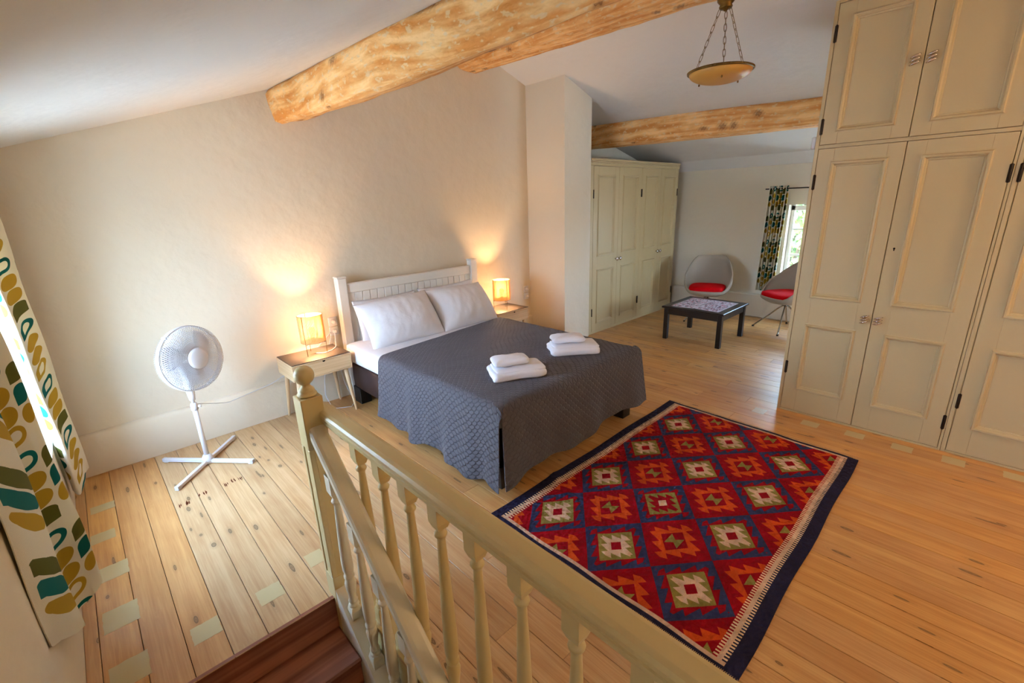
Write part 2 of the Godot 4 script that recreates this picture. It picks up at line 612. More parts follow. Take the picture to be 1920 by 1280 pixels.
func make_materials() -> void:
	var pl := mat(Color(0.86, 0.81, 0.725), 0.85)
	pl.uv1_triplanar = true
	pl.uv1_world_triplanar = true
	pl.uv1_scale = Vector3.ONE * 0.7
	pl.normal_enabled = true
	pl.normal_texture = noise_tex(512, 0.012, 3, 5.0, 5)
	pl.normal_scale = 0.35
	M.plaster = pl
	var ce: StandardMaterial3D = pl.duplicate()
	ce.albedo_color = Color(0.87, 0.855, 0.83)
	M.ceiling = ce
	var pine := pine_texture(Color(0.85, 0.68, 0.45), Color(0.72, 0.52, 0.30), 12, 19, 0.5)
	M.pine = []
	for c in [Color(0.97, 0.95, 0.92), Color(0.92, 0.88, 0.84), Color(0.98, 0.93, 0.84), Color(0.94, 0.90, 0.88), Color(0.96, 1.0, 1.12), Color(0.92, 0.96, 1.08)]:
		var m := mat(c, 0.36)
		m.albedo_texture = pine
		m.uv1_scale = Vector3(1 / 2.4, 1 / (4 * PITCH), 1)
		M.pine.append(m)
	M.dark_gap = mat(Color(0.10, 0.07, 0.05), 0.9)
	M.patch = mat(Color(0.755, 0.69, 0.52), 0.4)
	M.scorch = mat(Color(0.36, 0.17, 0.08), 0.6)
	var stw := mat(Color(1, 1, 1), 0.42)
	stw.albedo_texture = grain_texture(Color(0.72, 0.46, 0.36), Color(0.50, 0.28, 0.20), 21, 40, 0.012)
	stw.uv1_scale = Vector3(1.2, 4, 1)
	M.stair = stw
	var be := mat(Color(1, 1, 1), 0.62)
	be.albedo_texture = beam_texture()
	be.normal_enabled = true
	be.normal_texture = noise_tex(512, 0.02, 8, 8.0, 5)
	be.normal_scale = 0.6
	M.beam = be
	M.cream = mat(Color8(192, 171, 128), 0.42)
	M.cream.normal_enabled = true
	M.cream.normal_texture = noise_tex(256, 0.02, 14, 2.0, 3)
	M.cream.normal_scale = 0.12
	M.cream.uv1_triplanar = true
	M.rail = mat(Color8(206, 186, 134), 0.38)
	M.rail_low = mat(Color8(222, 214, 192), 0.36)
	M.iron = mat(Color(0.16, 0.12, 0.09), 0.5, 0.6)
	M.silver = mat(Color(0.78, 0.76, 0.74), 0.22, 1.0)
	M.chrome = mat(Color(0.72, 0.72, 0.72), 0.15, 1.0)
	M.white_paint = mat(Color(0.88, 0.865, 0.83), 0.5)
	M.white_plastic = mat(Color(0.86, 0.86, 0.88), 0.35)
	M.linen = mat(Color(0.88, 0.88, 0.90), 0.85)
	M.linen.normal_enabled = true
	M.linen.normal_texture = noise_tex(256, 0.03, 44, 3.0, 4)
	M.linen.normal_scale = 0.25
	M.linen.uv1_triplanar = true
	M.linen.uv1_scale = Vector3.ONE * 2.0
	M.bed_base = mat(Color(0.20, 0.13, 0.13), 0.5)
	M.black = mat(Color(0.05, 0.05, 0.055), 0.4)
	var q := mat(Color(0.355, 0.345, 0.37), 0.62)
	q.heightmap_enabled = true
	q.heightmap_texture = quilt_height()
	q.heightmap_scale = 0.85
	q.uv1_scale = Vector3(1 / 0.19, 1 / 0.19, 1)
	q.rim_enabled = true
	q.rim = 0.35
	M.quilt = q
	var tw := mat(Color(0.92, 0.925, 0.96), 0.95)
	tw.normal_enabled = true
	tw.normal_texture = noise_tex(256, 0.16, 51, 8.0, 3)
	tw.normal_scale = 0.35
	tw.uv1_triplanar = true
	tw.uv1_scale = Vector3.ONE * 7.0
	M.towel = tw
	var lw := mat(Color(1, 1, 1), 0.5)
	lw.albedo_texture = grain_texture(Color(0.86, 0.74, 0.58), Color(0.82, 0.69, 0.52), 61, 16, 0.04)
	lw.uv1_scale = Vector3(1.5, 5, 1)
	M.light_wood = lw
	M.dark_top = mat(Color(0.27, 0.23, 0.21), 0.35)
	M.void = mat(Color(0.02, 0.02, 0.02), 0.9)
	var sh := mat(Color(0.80, 0.70, 0.52), 0.9)
	sh.backlight_enabled = true
	sh.backlight = Color(0.62, 0.50, 0.30)
	M.shade = sh
	var bulb := mat(Color(1, 0.9, 0.7), 0.5)
	bulb.emission_enabled = true
	bulb.emission = Color(1.0, 0.78, 0.48)
	bulb.emission_energy_multiplier = 9.0
	M.bulb = bulb
	M.brass = mat(Color(0.46, 0.36, 0.18), 0.38, 0.9)
	var al := mat(Color(0.80, 0.60, 0.28), 0.4)
	al.backlight_enabled = true
	al.backlight = Color(0.5, 0.38, 0.18)
	M.alabaster = al
	var lb: StandardMaterial3D = al.duplicate()  # glowing bowl, used only by the added fill pendant
	lb.emission_enabled = true
	lb.emission = Color(1.0, 0.80, 0.52)
	lb.emission_energy_multiplier = 2.5
	M.fill_bowl = lb
	M.shell = mat(Color(0.64, 0.585, 0.52), 0.7)
	M.red = mat(Color(0.78, 0.012, 0.06), 0.75)
	M.table_black = mat(Color(0.085, 0.085, 0.095), 0.3)
	var cu := mat(Color(1, 1, 1), 0.85)
	cu.albedo_texture = curtain_texture()
	cu.uv1_scale = Vector3(1 / 0.30, 1 / 0.66, 1)
	cu.backlight_enabled = true
	cu.backlight = Color(0.6, 0.6, 0.5)
	M.curtain = cu
	var gl := mat(Color(1, 1, 1, 0.06), 0.02)
	gl.transparency = BaseMaterial3D.TRANSPARENCY_ALPHA
	M.glass = gl
	var rg_ := mat(Color(1, 1, 1), 0.95)
	rg_.albedo_texture = rug_texture()
	rg_.normal_enabled = true
	rg_.normal_texture = noise_tex(256, 0.2, 77, 6.0, 2)
	rg_.normal_scale = 0.4
	M.rug = rg_
	M.fringe = mat(Color(0.72, 0.62, 0.48), 0.95)

# ---------------------------------------------------------------- room shell
func ceil_y(x: float) -> float:
	if x < 3.289: return 2.08 + 0.32 * x
	if x < 5.0: return 4.2966 - 0.354 * x
	if x < 6.62: return lerpf(2.5266, 2.118, (x - 5.0) / 1.62)
	return 2.118 - 0.80 * (x - 6.62)

func room() -> void:
	# left wall with the tall window by the bed corner
	var w1 := [-3.62, -2.42, 0.42, 1.70]        # z0 z1 y0 y1
	var st := new_st()
	lohi(st, Vector3(LW - 0.34, LOW, HW - 0.3), Vector3(LW, 2.0, w1[0]), 0.0)
	var w4 := [0.95, 1.65, 0.70, 1.50]  # added opening, never in view, lets fill daylight in over the stairs
	lohi(st, Vector3(LW - 0.34, LOW, w1[1]), Vector3(LW, 2.0, w4[0]), 0.0)
	lohi(st, Vector3(LW - 0.34, LOW, w4[1]), Vector3(LW, 2.0, BW + 0.3), 0.0)
	lohi(st, Vector3(LW - 0.34, LOW, w4[0]), Vector3(LW, w4[2], w4[1]), 0.0)
	lohi(st, Vector3(LW - 0.34, w4[3], w4[0]), Vector3(LW, 2.0, w4[1]), 0.0)
	lohi(st, Vector3(LW - 0.34, LOW, w1[0]), Vector3(LW, w1[2], w1[1]), 0.0)
	lohi(st, Vector3(LW - 0.34, w1[3], w1[0]), Vector3(LW, 2.0, w1[1]), 0.0)
	struct("wall_left", st, M.plaster)
	for wd in [[w1, "window_1", "tall white framed window in the left wall behind the patterned curtains"], [w4, "added_window_4", "added unseen white framed window over the stairs, letting in fill light"]]:
		var w: Array = wd[0]
		var wn := struct_node(wd[1], wd[2])
		st = new_st()
		var xl := LW - 0.10
		for z in [w[0] + 0.03, w[1] - 0.03]: lohi(st, Vector3(xl - 0.05, w[2], z - 0.03), Vector3(xl, w[3], z + 0.03), 0.004)
		for y in [w[2] + 0.03, w[3] - 0.03]: lohi(st, Vector3(xl - 0.05, y - 0.03, w[0] + 0.06), Vector3(xl, y + 0.03, w[1] - 0.06), 0.004)
		lohi(st, Vector3(xl - 0.05, w[2] + 0.06, (w[0] + w[1]) / 2 - 0.03), Vector3(xl, w[3] - 0.06, (w[0] + w[1]) / 2 + 0.03), 0.004)
		obj("window_frame", st, M.white_paint, wn)
		for k in 2:
			st = new_st()
			var zw: float = (w[1] - w[0] - 0.18) / 2
			var z0: float = w[0] + 0.06 + k * (zw + 0.06)
			lohi(st, Vector3(xl - 0.027, w[2] + 0.06, z0), Vector3(xl - 0.023, w[3] - 0.06, z0 + zw), 0.0)
			obj("pane", st, M.glass, wn)
	# wall behind the bed: polygon under the two slopes
	st = new_st()
	prism(st, [Vector2(LW - 0.34, LOW), Vector2(FW + 0.3, LOW), Vector2(FW + 0.3, 2.1), Vector2(6.6, 2.2), Vector2(3.289, 3.25), Vector2(LW - 0.34, ceil_y(LW) + 0.1)], HW - 0.3, HW)
	struct("wall_back", st, M.plaster)
	st = new_st()
	var w3 := [4.85, 6.25, 0.55, 1.75]       # x0 x1 y0 y1, added out of sight behind the partition for fill daylight
	prism(st, [Vector2(LW - 0.34, w3[3]), Vector2(FW + 0.3, w3[3]), Vector2(FW + 0.3, 2.1), Vector2(6.6, 2.2), Vector2(3.289, 3.25), Vector2(LW - 0.34, ceil_y(LW) + 0.1)], BW, BW + 0.3)
	lohi(st, Vector3(LW - 0.34, LOW, BW), Vector3(w3[0], w3[3], BW + 0.3), 0.0)
	lohi(st, Vector3(w3[1], LOW, BW), Vector3(FW + 0.3, w3[3], BW + 0.3), 0.0)
	lohi(st, Vector3(w3[0], LOW, BW), Vector3(w3[1], w3[2], BW + 0.3), 0.0)
	struct("wall_front", st, M.plaster)
	var wb := struct_node("added_window_3", "added white framed window, unseen behind the cupboards, letting in fill light")
	st = new_st()
	for x in [w3[0] + 0.03, w3[1] - 0.03, (w3[0] + w3[1]) / 2]: lohi(st, Vector3(x - 0.03, w3[2], BW + 0.1), Vector3(x + 0.03, w3[3], BW + 0.15), 0.004)
	for y in [w3[2] + 0.03, w3[3] - 0.03]: lohi(st, Vector3(w3[0], y - 0.03, BW + 0.1), Vector3(w3[1], y + 0.03, BW + 0.15), 0.004)
	obj("window_frame", st, M.white_paint, wb)
	for k in 2:
		st = new_st()
		var x0: float = w3[0] + 0.06 + k * 0.67
		lohi(st, Vector3(x0, w3[2] + 0.06, BW + 0.123), Vector3(x0 + 0.61, w3[3] - 0.06, BW + 0.127), 0.0)
		obj("pane", st, M.glass, wb)
	# far wall with the small window
	var w2 := [-1.935, -1.16, 0.50, 1.50]
	st = new_st()
	lohi(st, Vector3(FW, LOW, HW - 0.3), Vector3(FW + 0.32, 2.1, w2[0]), 0.0)
	lohi(st, Vector3(FW, LOW, w2[1]), Vector3(FW + 0.32, 2.1, BW + 0.3), 0.0)
	lohi(st, Vector3(FW, LOW, w2[0]), Vector3(FW + 0.32, w2[2], w2[1]), 0.0)
	lohi(st, Vector3(FW, w2[3], w2[0]), Vector3(FW + 0.32, 2.1, w2[1]), 0.0)
	struct("wall_right", st, M.plaster)
	var win := struct_node("window_2", "small white sash window with glazing bars in the far wall")
	st = new_st()
	var xg := FW + 0.10
	for z in [w2[0] + 0.025, w2[1] - 0.025, (w2[0] + w2[1]) / 2]: lohi(st, Vector3(xg, w2[2], z - 0.022), Vector3(xg + 0.05, w2[3], z + 0.022), 0.004)
	for y in [w2[2] + 0.025, w2[3] - 0.045]: lohi(st, Vector3(xg, y - 0.03, w2[0]), Vector3(xg + 0.05, y + 0.03, w2[1]), 0.004)
	for y in [0.86, 1.19]: lohi(st, Vector3(xg + 0.01, y - 0.012, w2[0]), Vector3(xg + 0.04, y + 0.012, w2[1]), 0.003)
	obj("window_frame", st, M.white_paint, win)
	for k in 2:
		for y in [[0.55, 0.848], [0.872, 1.178], [1.202, 1.43]]:
			st = new_st()
			var z0: float = w2[0] + 0.047 + k * 0.3625
			lohi(st, Vector3(xg + 0.023, y[0], z0), Vector3(xg + 0.027, y[1], z0 + 0.318), 0.0)
			obj("pane", st, M.glass, win)
	# ceiling: two slopes
	st = new_st()
	prism(st, [Vector2(LW - 0.34, ceil_y(LW - 0.34)), Vector2(3.289, 3.1325), Vector2(5.0, ceil_y(5.0)), Vector2(6.62, 2.118), Vector2(FW + 0.32, ceil_y(FW + 0.32)), Vector2(FW + 0.32, 2.45), Vector2(3.289, 3.44), Vector2(LW - 0.34, ceil_y(LW - 0.34) + 0.25)], HW - 0.3, BW + 0.3)
	struct("ceiling", st, M.ceiling)
	# chimney breast beside the bed
	st = new_st()
	prism(st, [Vector2(4.03, -0.02), Vector2(4.495, -0.02), Vector2(4.495, ceil_y(4.495) + 0.05), Vector2(4.03, ceil_y(4.03) + 0.05)], HW - 0.05, -3.36)
	struct("wall_side", st, M.plaster, "plaster pier between the bed corner and the cream wardrobe")
	# partition the tall cupboards stand against
	st = new_st()
	prism(st, [Vector2(4.245, -0.02), Vector2(4.345, -0.02), Vector2(4.345, ceil_y(4.345) + 0.05), Vector2(4.245, ceil_y(4.245) + 0.05)], -0.982, BW + 0.02)
	struct("wall_middle", st, M.plaster, "thin wall behind the tall built-in cupboards")
	# plinths at the foot of the walls
	st = new_st()
	var P := []
	var W := []
	for i in 41:
		var x: float = lerpf(LW, 4.03, i / 40.0)
		var row := []
		var wr := []
		var wob := 0.004 * sin(x * 3.1) + 0.003 * sin(x * 7.7 + 1)
		for e in [[0.0, -0.005], [0.03, 0.0], [0.25 + wob, 0.002], [0.275 + wob, -0.006], [0.288 + wob, -0.02], [0.292 + wob, -0.045]]:
			row.append(Vector3(x, e[0], -3.882 + e[1] + wob * 0.4))
			wr.append(Vector2(x, e[0]))
		P.append(row); W.append(wr)
	sheet(st, P, W, 0.02)
	struct("baseboard_back", st, M.plaster)
	st = new_st()
	lohi(st, Vector3(6.71, 0, -3.42), Vector3(FW + 0.01, 0.32, BW), 0.012)
	struct("baseboard_right", st, M.plaster)
	# storey below
	st = new_st()
	lohi(st, Vector3(LW - 0.3, LOW - 0.1, HW), Vector3(FW, LOW, BW), 0.0)
	struct("trim_1", st, M.stair, "dark floor of the storey below")
	st = new_st()
	lohi(st, Vector3(EDGE + 0.009, LOW, TOPZ), Vector3(EDGE + 0.055, -0.021, BW), 0.0)
	lohi(st, Vector3(LW, LOW, TOPZ - 0.3), Vector3(EDGE, -0.16, TOPZ - 0.25), 0.0)
	struct("wall_below", st, M.rail)

# ---------------------------------------------------------------- floor
func floor_boards() -> void:
	var fl := struct_node("floor", "pale knotty pine floorboards with dark joints")
	var st := new_st()
	lohi(st, Vector3(LW, -0.16, HW), Vector3(FW, -0.022, TOPZ - 0.02), 0.0)
	lohi(st, Vector3(EDGE + 0.056, -0.16, TOPZ - 0.02), Vector3(FW, -0.022, BW), 0.0)
	obj("subfloor", st, M.dark_gap, fl)
	var k := -3
	while true:
		var x0 := -0.014 + k * PITCH
		if x0 > FW: break
		var x1 := x0 + PITCH
		var runs := []
		if x1 <= EDGE: runs.append([maxf(x0, LW), x1, HW + 0.02, TOPZ])
		elif x0 < EDGE:
			runs.append([x0, x1, HW + 0.02, TOPZ])
			runs.append([EDGE, x1, TOPZ, BW])
		else: runs.append([x0, minf(x1, FW), HW + 0.02, BW])
		for r in runs:
			if r[1] - r[0] < 0.02: continue
			var z: float = r[2]
			while z < r[3] - 0.01:
				var l := rng.randf_range(1.9, 3.6)
				if x1 <= EDGE and rng.randf() < 0.7: l = 3.0
				if r[3] - z - l < 0.5: l = r[3] - z
				st = new_st()
				var g := 0.0011
				var c := Vector3((r[0] + r[1]) / 2, -0.010 + rng.randf_range(-0.0006, 0.0), z + l / 2)
				cbox(st, c, Vector3(r[1] - r[0] - 2 * g, 0.02, l - 2 * g * 0.6), 0.0012, Transform3D.IDENTITY, Vector2(rng.randf() * 2.4 - z, PITCH * (0.5 + rng.randi_range(0, 3))), 2)
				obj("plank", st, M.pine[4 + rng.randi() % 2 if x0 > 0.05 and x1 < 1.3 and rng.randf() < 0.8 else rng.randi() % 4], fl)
				z += l
		k += 1
	# worn pale green paint left in blocks along the walls, and one scorch
	var marks := [[-0.248, -0.135, -2.77, -2.60], [-0.262, -0.16, -3.12, -2.98], [-0.25, -0.14, -3.45, -3.33], [-0.25, -0.13, -2.42, -2.22], [-0.25, -0.13, -2.07, -1.88], [0.008, 0.108, -2.04, -1.90], [0.26, 0.36, -2.05, -1.91], [0.50, 0.58, -2.12, -1.98],
		[3.62, 3.72, -1.12, -1.0], [3.64, 3.73, -0.79, -0.64], [3.66, 3.75, -0.52, -0.37], [3.655, 3.745, -0.26, -0.11], [3.66, 3.76, -0.01, 0.14], [3.68, 3.77, 0.26, 0.42], [3.10, 3.19, -1.25, -1.12]]
	for m in marks:
		var mid: float = (m[2] + m[3]) / 2
		m[2] = lerpf(m[2], mid, 0.28)
		m[3] = lerpf(m[3], mid, 0.28)
		st = new_st()
		var pts := []
		var n := 7
		for e in [[0, 0, 1, 0], [1, 0, 1, 1], [1, 1, 0, 1], [0, 1, 0, 0]]:
			for i in n:
				var t := i / float(n)
				pts.append(Vector2(lerpf(m[0], m[1], lerpf(e[0], e[2], t)) + rng.randf_range(-0.002, 0.002), -lerpf(m[2], m[3], lerpf(e[1], e[3], t)) + rng.randf_range(-0.002, 0.002)))
		pts.reverse()
		prism(st, pts, 0.0, 0.0006, Transform3D(Basis(Vector3.RIGHT, Vector3.FORWARD, Vector3.UP), Vector3.ZERO))
		obj("paint_patch", st, M.patch, fl)
	for e in [[0.43, -3.12, 0.055, 16], [0.262, -3.10, 0.022, 7], [0.16, -3.06, 0.026, 8]]:
		st = new_st()
		for i in e[3]:
			var a: float = e[0] + rng.randf_range(-1, 1) * e[2]
			var b: float = -e[1] + rng.randf_range(-0.35, 0.35) * e[2]
			var l := rng.randf_range(0.012, 0.034)
			var wd := rng.randf_range(0.0015, 0.0045)
			prism(st, [Vector2(a - wd, b - l * 0.2), Vector2(a, b - l), Vector2(a + wd, b + l * 0.1), Vector2(a, b + l)], 0.0, 0.0004, Transform3D(Basis(Vector3.RIGHT, Vector3.FORWARD, Vector3.UP), Vector3.ZERO))
		obj("scorch_mark", st, M.scorch, fl)

# ---------------------------------------------------------------- stairs
func stairs() -> void:
	var t := thing("staircase", "dark red-brown wooden stairs going down between wall and white railing", "stairs", Vector3(0.1, 0, TOPZ))
	var y := 0.0
	var z := TOPZ
	for k in 11:
		var st := new_st()
		lohi(st, Vector3(LW + 0.001, y - 0.165, z - 0.022), Vector3(0.507, y - (0.0 if k == 0 else 0.03), z), 0.003, Vector2(k * 0.37, k * 0.21), 0)
		obj("riser", st, M.stair, t, true)
		y -= 0.165
		st = new_st()
		lohi(st, Vector3(LW + 0.001, y - 0.03, z - 0.022), Vector3(0.507, y, z + 0.215), 0.008, Vector2(k * 0.53, k * 0.31), 0)
		obj("tread", st, M.stair, t, true)
		z += 0.195
	# sloping string that carries the lower railing
	var st2 := new_st()
	var pts := []
	for e in [[TOPZ + 0.005, 0.075], [TOPZ + 2.3, 0.075 - 2.3 * 0.9], [TOPZ + 2.3, -0.24 - 2.3 * 0.9], [TOPZ + 0.005, -0.24]]: pts.append(Vector2(-e[0], e[1]))
	prism(st2, pts, 0.508, 0.572, Transform3D(Basis(Vector3(0, 0, -1), Vector3.UP, Vector3.RIGHT), Vector3.ZERO))
	obj("string", st2, M.rail_low, t, true)

# ---------------------------------------------------------------- roof timbers
func timber(called: String, label: String, secs: Array, rough: float, seed_: int) -> void:
	# secs: [z, [[x, y] x 4 corners, counter-clockwise from lower left]]
	var f := FastNoiseLite.new()
	f.seed = seed_
	f.frequency = 2.2
	f.fractal_octaves = 3
	var P := []
	var W := []
	var z0: float = secs[0][0]
	var z1: float = secs[-1][0]
	var n := int((z1 - z0) / 0.06)
	for i in n + 1:
		var z := lerpf(z0, z1, i / float(n))
		var k := 0
		while k < secs.size() - 2 and z > secs[k + 1][0]: k += 1
		var t: float = (z - secs[k][0]) / (secs[k + 1][0] - secs[k][0])
		t = clampf(t, 0, 1)
		var c := []
		for q in 4:
			var a: Array = secs[k][1][q]
			var b: Array = secs[k + 1][1][q]
			c.append(Vector2(lerpf(a[0], b[0], t), lerpf(a[1], b[1], t)))
		var row := []
		var wr := []
		var run := 0.0
		var prev := Vector2.ZERO
		var mid: Vector2 = (c[0] + c[1] + c[2] + c[3]) / 4
		for q in 4:
			for s in 8:
				var u := s / 8.0
				var p: Vector2 = c[q].lerp(c[(q + 1) % 4], u)
				var e := minf(u, 1 - u)
				if e < 0.2: p = p.lerp(mid, (0.2 - e) * (0.2 - e) * 4.2 * 0.8)      # rounded arrises
				var nn := f.get_noise_3d(p.x * 2.0, p.y * 2.0, z * 0.8)
				p += (p - mid).normalized() * nn * rough
				if row.size(): run += p.distance_to(prev)
				prev = p
				row.append(Vector3(p.x, p.y, z))
				wr.append(Vector2(z * 0.5, run * 0.9))
		row.append(row[0])
		wr.append(Vector2(z * 0.5, run * 0.9 + 0.03))
		P.append(row); W.append(wr)
	var st := new_st()
	for i in P.size():
		P[i].reverse(); W[i].reverse()
	sheet(st, P, W)
	flat(st)
	for e in [0, P.size() - 1]:
		var cc := Vector3.ZERO
		for q in 32: cc += P[e][q] / 32.0
		for q in 32: tri(st, cc, P[e][q + 1], P[e][q])
	var o := obj(called, st, M.beam)
	o.set_meta("label", label)
	tag(o, label, "beam", "old timber ceiling beams")

func beams() -> void:
	timber("ceiling_beam", "massive rough-hewn beam whose end shows on the wall left of the bed", [
		[HW - 0.02, [[1.345, 2.26], [1.62, 2.33], [1.66, 2.62], [1.285, 2.50]]],
		[-2.6, [[1.47, 2.275], [1.76, 2.36], [1.82, 2.68], [1.43, 2.56]]],
		[-1.3, [[1.60, 2.32], [1.80, 2.40], [1.90, 2.72], [1.60, 2.62]]],
		[1.0, [[1.66, 2.36], [1.86, 2.46], [2.0, 2.76], [1.68, 2.64]]]], 0.014, 4)
	timber("ceiling_beam", "ridge beam half hidden behind the massive beam, carrying the pendant lamp", [
		[HW - 0.02, [[3.09, 2.90], [3.37, 2.885], [3.42, 3.14], [3.06, 3.14]]],
		[-1.4, [[3.04, 2.84], [3.36, 2.82], [3.42, 3.14], [3.02, 3.14]]],
		[1.0, [[3.04, 2.82], [3.36, 2.80], [3.42, 3.14], [3.02, 3.14]]]], 0.015, 9)
	timber("ceiling_beam", "squared orange beam crossing above the cream wardrobe and sitting corner", [
		[HW - 0.02, [[5.02, 2.28], [5.20, 2.265], [5.24, 2.50], [5.0, 2.55]]],
		[-2.6, [[5.10, 2.25], [5.33, 2.24], [5.36, 2.46], [5.09, 2.53]]],
		[-1.2, [[5.22, 2.24], [5.46, 2.23], [5.50, 2.42], [5.22, 2.48]]],
		[1.0, [[5.30, 2.22], [5.54, 2.22], [5.56, 2.40], [5.30, 2.46]]]], 0.006, 15)

# ---------------------------------------------------------------- railings
func block_loft(st: SurfaceTool, levels: Array) -> void:     # [y, half width] square sections
	flat(st)
	for i in levels.size() - 1:
		var y0: float = levels[i][0]
		var a: float = levels[i][1]
		var y1: float = levels[i + 1][0]
		var b: float = levels[i + 1][1]
		var lo := [Vector3(-a, y0, a), Vector3(a, y0, a), Vector3(a, y0, -a), Vector3(-a, y0, -a)]
		var hi := [Vector3(-b, y1, b), Vector3(b, y1, b), Vector3(b, y1, -b), Vector3(-b, y1, -b)]
		for k in 4:
			var l := (k + 1) % 4
			quad(st, lo[k], lo[l], hi[l], hi[k], Vector2(0, y0), Vector2(a * 2, y0), Vector2(a * 2, y1), Vector2(0, y1))

func baluster_mesh(top: float, ring_top: float, ring_low: float, tall_top: float) -> ArrayMesh:
	var st := new_st()
	var h := 0.0235
	block_loft(st, [[ring_top + 0.015, 0.008], [ring_top + 0.022, 0.016], [ring_top + 0.045, h], [top + tall_top, h]])
	block_loft(st, [[-tall_top, h], [ring_low - 0.075, h], [ring_low - 0.055, 0.018], [ring_low - 0.05, 0.008]])
	var a := ring_low
	var b := ring_top
	lathe(st, [Vector2(0.010, a - 0.065), Vector2(0.020, a - 0.058), Vector2(0.0235, a - 0.05), Vector2(0.020, a - 0.042), Vector2(0.015, a - 0.038), Vector2(0.0195, a - 0.030), Vector2(0.020, a - 0.025), Vector2(0.0155, a - 0.018),
		Vector2(0.0175, a + 0.01), Vector2(0.0225, a + 0.045), Vector2(0.0240, a + 0.065), Vector2(0.020, a + 0.082), Vector2(0.0165, a + 0.090), Vector2(0.0225, a + 0.097), Vector2(0.0225, a + 0.106), Vector2(0.0175, a + 0.112),
		Vector2(0.0225, a + 0.135), Vector2(0.0235, a + 0.165), Vector2(0.021, lerpf(a + 0.16, b, 0.35)), Vector2(0.0165, lerpf(a + 0.16, b, 0.7)), Vector2(0.0125, b - 0.02), Vector2(0.0125, b - 0.012), Vector2(0.0185, b - 0.006), Vector2(0.0205, b), Vector2(0.0185, b + 0.006), Vector2(0.0125, b + 0.012), Vector2(0.011, b + 0.024)], 14)
	return commit(st)

func railings() -> void:
	var t := thing("landing_railing", "cream yellow turned balustrade with ball-topped newel along the landing edge", "railing", Vector3(0.548, 0, -1.762))
	var st := new_st()
	# newel post with a sunk panel on the two visible faces
	var w := 0.0425
	for e in [[-1, -1], [1, -1], [1, 1], [-1, 1]]:
		var c0 := Vector3(e[0] * w, 0.12, e[1] * w)
		var c1 := Vector3(e[0] * w * 0.48, 0.74, e[1] * w * 0.48)
		lohi(st, Vector3(minf(c0.x, c1.x), 0.12, minf(c0.z, c1.z)), Vector3(maxf(c0.x, c1.x), 0.74, maxf(c0.z, c1.z)), 0.0025)
	lohi(st, Vector3(-w + 0.004, 0.115, -w + 0.004), Vector3(w - 0.004, 0.745, w - 0.004), 0.0)
	lohi(st, Vector3(-w, 0.74, -w), Vector3(w, 0.955, w), 0.003)
	lohi(st, Vector3(-w, -0.17, -w), Vector3(w, 0.12, w), 0.002)
	obj("newel_post", st, M.rail, t)
	st = new_st()
	lathe(st, [Vector2(0.0, 0.955), Vector2(0.036, 0.957), Vector2(0.038, 0.963), Vector2(0.034, 0.969), Vector2(0.029, 0.972), Vector2(0.031, 0.978), Vector2(0.029, 0.985), Vector2(0.020, 0.991), Vector2(0.017, 0.999), Vector2(0.019, 1.006)], 20)
	var ball := []
	for i in 13:
		var g := lerpf(-PI / 2 + 0.5, PI / 2, i / 12.0)
		ball.append(Vector2(maxf(0.0385 * cos(g), 0.0), 1.039 + 0.0385 * sin(g)))
	lathe(st, ball, 24, Transform3D.IDENTITY, 5)
	obj("ball_finial", st, M.rail, t)
	# handrail: moulded section, runs past the newel towards the camera
	st = new_st()
	var sec := [Vector2(-0.024, 0.832), Vector2(0.024, 0.832), Vector2(0.026, 0.845), Vector2(0.033, 0.850), Vector2(0.033, 0.858), Vector2(0.028, 0.862), Vector2(0.036, 0.870), Vector2(0.036, 0.880), Vector2(0.030, 0.889), Vector2(0.018, 0.893), Vector2(-0.018, 0.893), Vector2(-0.030, 0.889), Vector2(-0.036, 0.880), Vector2(-0.036, 0.870), Vector2(-0.028, 0.862), Vector2(-0.033, 0.858), Vector2(-0.033, 0.850), Vector2(-0.026, 0.845)]
	prism(st, sec, -1.80, BW - 0.01, Transform3D(Basis.IDENTITY, Vector3(0.600, 0, 0)))
	obj("handrail", st, M.rail, t, true)
	var bm := baluster_mesh(0.832, 0.728, 0.135, 0.0)
	for k in 24:
		var z := -1.48 + 0.1685 * k
		var o := obj("baluster", bm, M.rail, t)
		o.position = Vector3(0.602, 0, z) - t.position
	st = new_st()
	lohi(st, Vector3(EDGE, -0.001, -1.72), Vector3(0.64, 0.004, BW), 0.002)
	obj("base_strip", st, M.rail, t, true)
	# lower railing that goes down with the stairs
	var s := thing("stair_railing", "paler sloping stair balustrade descending from the ball-topped newel", "railing", Vector3(0.548, 0.8, -1.7))
	st = new_st()
	var sec2 := [Vector2(-0.022, -0.052), Vector2(0.022, -0.052), Vector2(0.028, -0.040), Vector2(0.033, -0.034), Vector2(0.033, -0.010), Vector2(0.027, -0.002), Vector2(0.016, 0.0), Vector2(-0.016, 0.0), Vector2(-0.027, -0.002), Vector2(-0.033, -0.010), Vector2(-0.033, -0.034), Vector2(-0.028, -0.040)]
	# sheared down the slope: ends stay plumb
	prism(st, sec2, 0.0, 2.2, Transform3D(Basis(Vector3.RIGHT, Vector3.UP * 1.3, Vector3(0, -0.9, 1.0)), Vector3(0.549, 0.838, -1.722)))
	obj("handrail", st, M.rail_low, s, true)
	var lm := baluster_mesh(0.66, 0.60, 0.13, 0.06)
	for k in 13:
		var z := -1.632 + 0.1555 * k
		var o := obj("baluster", lm, M.rail_low, s)
		o.position = Vector3(0.546, 0.545 - 0.605 - 0.9 * (z + 1.632), z) - s.position

